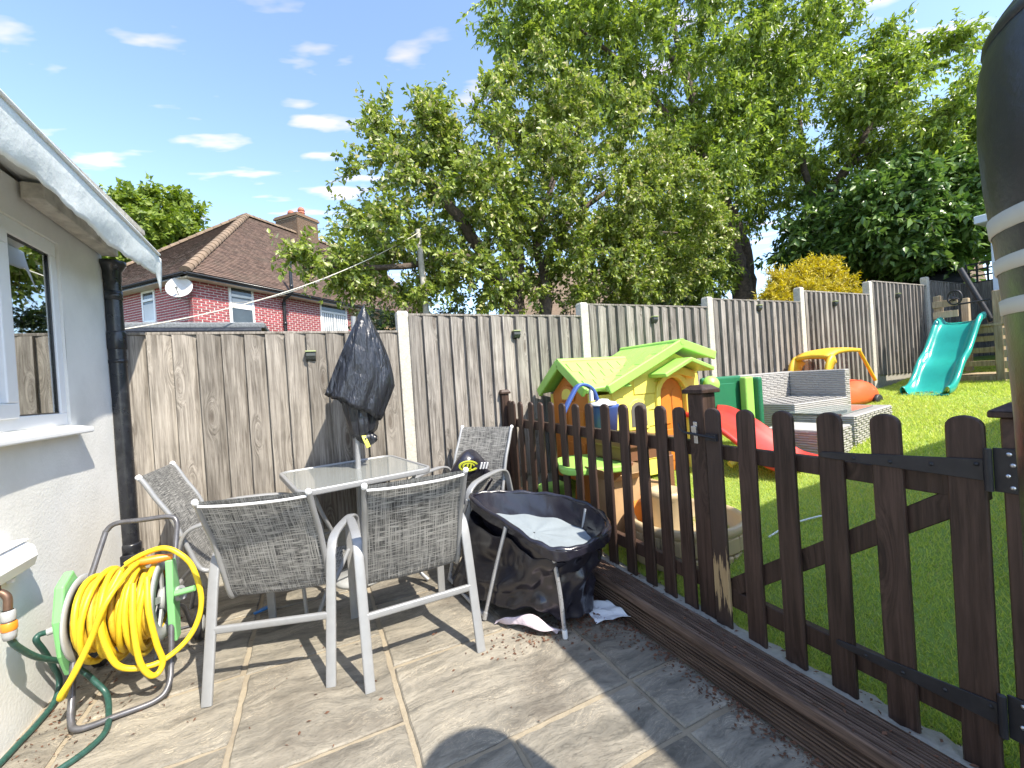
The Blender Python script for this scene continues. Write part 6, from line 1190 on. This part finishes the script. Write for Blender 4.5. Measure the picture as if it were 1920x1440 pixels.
tube(mb, [(P0 - .15, 2.868, 2.185), (P0 - .06, 2.90, 2.16)], .022, 10); obj('spoke', mb, MAT['iron'], wl)
tl = thing('dark_boom', 'long black tube slanting up over the climbing platform', 'tube', (P0, 2.6, 1.75)); obj('tube', tube(MB(), [(P0 + .1, 2.86, 2.64), (P0 + .1, 2.60, 1.90), (P0 + .1, 2.56, 1.76)], .035, 12), MAT['iron'], tl); obj('cross_tube', tube(MB(), [(P0 - .05, 2.86, 2.08), (P0 - .05, 2.52, 2.09)], .014, 8), MAT['iron'], tl)
o = obj('toy_ball', lathe(MB(), [(.07 * math.sin(a), -.07 * math.cos(a)) for a in np.linspace(0.001, math.pi - .001, 12)], 16, (P0 + .1, 2.36, 1.98)), plas('bright_blue_ball', (.03, .10, .42))); tag(o, 'small blue ball on the side of the climbing platform', 'ball')
sl = thing('wavy_slide', 'shiny teal wavy slide coming down from the timber platform onto the grass', 'slide', (8.3, 2.83, .75))
cp = spline([(9.06, 2.83, 1.80), (8.88, 2.835, 1.73), (8.66, 2.84, 1.47), (8.48, 2.84, 1.28), (8.26, 2.835, 1.14), (8.05, 2.83, .92), (7.86, 2.82, .80), (7.66, 2.81, .775)], 6); rows = []
for p in cp: rows.append([Vector((p.x, p.y + y, p.z + z)) for y, z in ((-.255, .02), (-.27, .10), (-.235, .135), (-.205, .09), (-.19, .02), (-.12, 0), (.12, 0), (.19, .02), (.205, .09), (.235, .135), (.27, .10), (.255, .02))])
mb = MB(); grid(mb, rows); obj('chute', mb, MAT['tteal'], sl, solid=.014, sub=1); obj('lip', tube(MB(), [(7.66, 2.56, .785), (7.64, 2.81, .765), (7.66, 3.06, .785)], .016, 8), MAT['tteal'], sl)
mb = MB()
for k in range(22): x, y = random.uniform(7.72, 7.84), random.uniform(2.72, 2.92); a = random.uniform(0, 6.3); mb.add([(x, y, .806 + k * .0004), (x + .03 * math.cos(a), y + .03 * math.sin(a), .812), (x + .02 * math.cos(a + .7), y + .02 * math.sin(a + .7), .82)], [(0, 1, 2)])
lf = obj('fallen_leaves', mb, MAT['litter']); lf['kind'] = 'stuff'
# thin white cord on the lawn
tag(obj('cord', tube(MB(), spline([(2.42, 1.64, .31), (2.60, 1.62, .352), (2.75, 1.56, .385), (2.86, 1.5, .405)], 6), .006, 6), MAT['white']), 'thin white cord on the grass behind the gate', 'cord')
# ================================================================== PUNCH BAG AT THE RIGHT EDGE
pb = thing('punch_bag', 'tall black freestanding punch bag with white bands at the right edge', 'punch bag', (.975, .075, 0)); bc = Vector((.975, .075, 0))
MAT['pbag'] = mat('scuffed_black_vinyl', (.020, .021, .026), .32, nscale=5, var=.3, bump=.25, bscale=40, bdist=.006, dirt=.35, dcol=(.075, .075, .065), dscale=4, spec=.6); MAT['pband'] = mat('off_white_band', (.55, .55, .50), .5, nscale=6, var=.06, dirt=.3, dcol=(.3, .3, .26), dscale=5)
RB = [(.0, 1.87), (.06, 1.868), (.115, 1.855), (.150, 1.835), (.176, 1.80), (.190, 1.74), (.194, 1.66), (.190, 1.58), (.184, 1.50), (.178, 1.40), (.174, 1.25), (.173, 1.05), (.172, .80), (.172, .52), (.165, .50), (0, .50)]
obj('body', lathe(MB(), [(r + .0012 * math.sin(z * 40), z) for r, z in RB], 48, bc), MAT['pbag'], pb)
prr = lambda z: float(np.interp(-z, [-q[1] for q in RB[1:14]], [q[0] for q in RB[1:14]]))
for z0, z1 in ((1.512, 1.537), (1.457, 1.478), (1.398, 1.420)): obj('white_band', lathe(MB(), [(prr(z0) + .0005, z0), (prr(z0) + .0022, z0 + .001), (prr(z1) + .0022, z1 - .001), (prr(z1) + .0005, z1)], 48, bc), MAT['pband'], pb)
obj('top_seam', lathe(MB(), [(.181, 1.792), (.184, 1.787), (.185, 1.781), (.183, 1.775)], 48, bc), MAT['pbag'], pb); obj('stand_base', lathe(MB(), [(0, .0), (.29, .0), (.30, .02), (.29, .10), (.22, .32), (.12, .42), (.10, .50), (0, .50)], 40, bc), MAT['iron'], pb)
# ================================================================== LEAF LITTER
n = 2700; mb = MB(); rl = random.Random(21)
def flake(x, y, z, s):
    a = rl.uniform(0, 6.28); t = rl.uniform(-.5, .5); w = rl.uniform(.25, .6) * s
    ux, uy = math.cos(a) * s, math.sin(a) * s; vx, vy = -math.sin(a) * w, math.cos(a) * w
    mb.add([(x - ux, y - uy, z), (x + vx, y + vy, z + abs(t) * s + .002), (x + ux, y + uy, z + .002), (x - vx, y - vy, z + .001)], [(0, 1, 2), (0, 2, 3)])
for k in range(n):
    q = rl.random()
    if q < .40: y = rl.uniform(.3, 2.3); x = 1.465 - abs(rl.gauss(0, .05)); z = .003
    elif q < .62: x, y, z = 1.33 + rl.gauss(0, .10), 1.98 + rl.gauss(0, .12), .004 + rl.random() * .012
    elif q < .72: x, y, z = 1.0 + rl.gauss(0, .12), 1.98 + rl.gauss(0, .06), .003
    elif q < .86: x, y, z = -1.19 + abs(rl.gauss(0, .24)), 2.6 + rl.gauss(0, .38), .003
    elif q < .92: x, y, z = rl.uniform(1.475, 1.60), rl.uniform(.3, 2.2), .172
    elif q < .96: x, y, z = rl.uniform(1.62, 1.72), rl.uniform(.3, 2.4), .156
    else: x, y, z = rl.uniform(-.4, 1.4), rl.uniform(1.2, 3.4), .003
    if x > 1.458 and z < .1: x = 1.455
    flake(x, y, z, rl.uniform(.003, .012) if q > .62 or q < .4 else rl.uniform(.004, .015))
o = obj('leaf_litter', mb, MAT['litter']); o['kind'] = 'stuff'
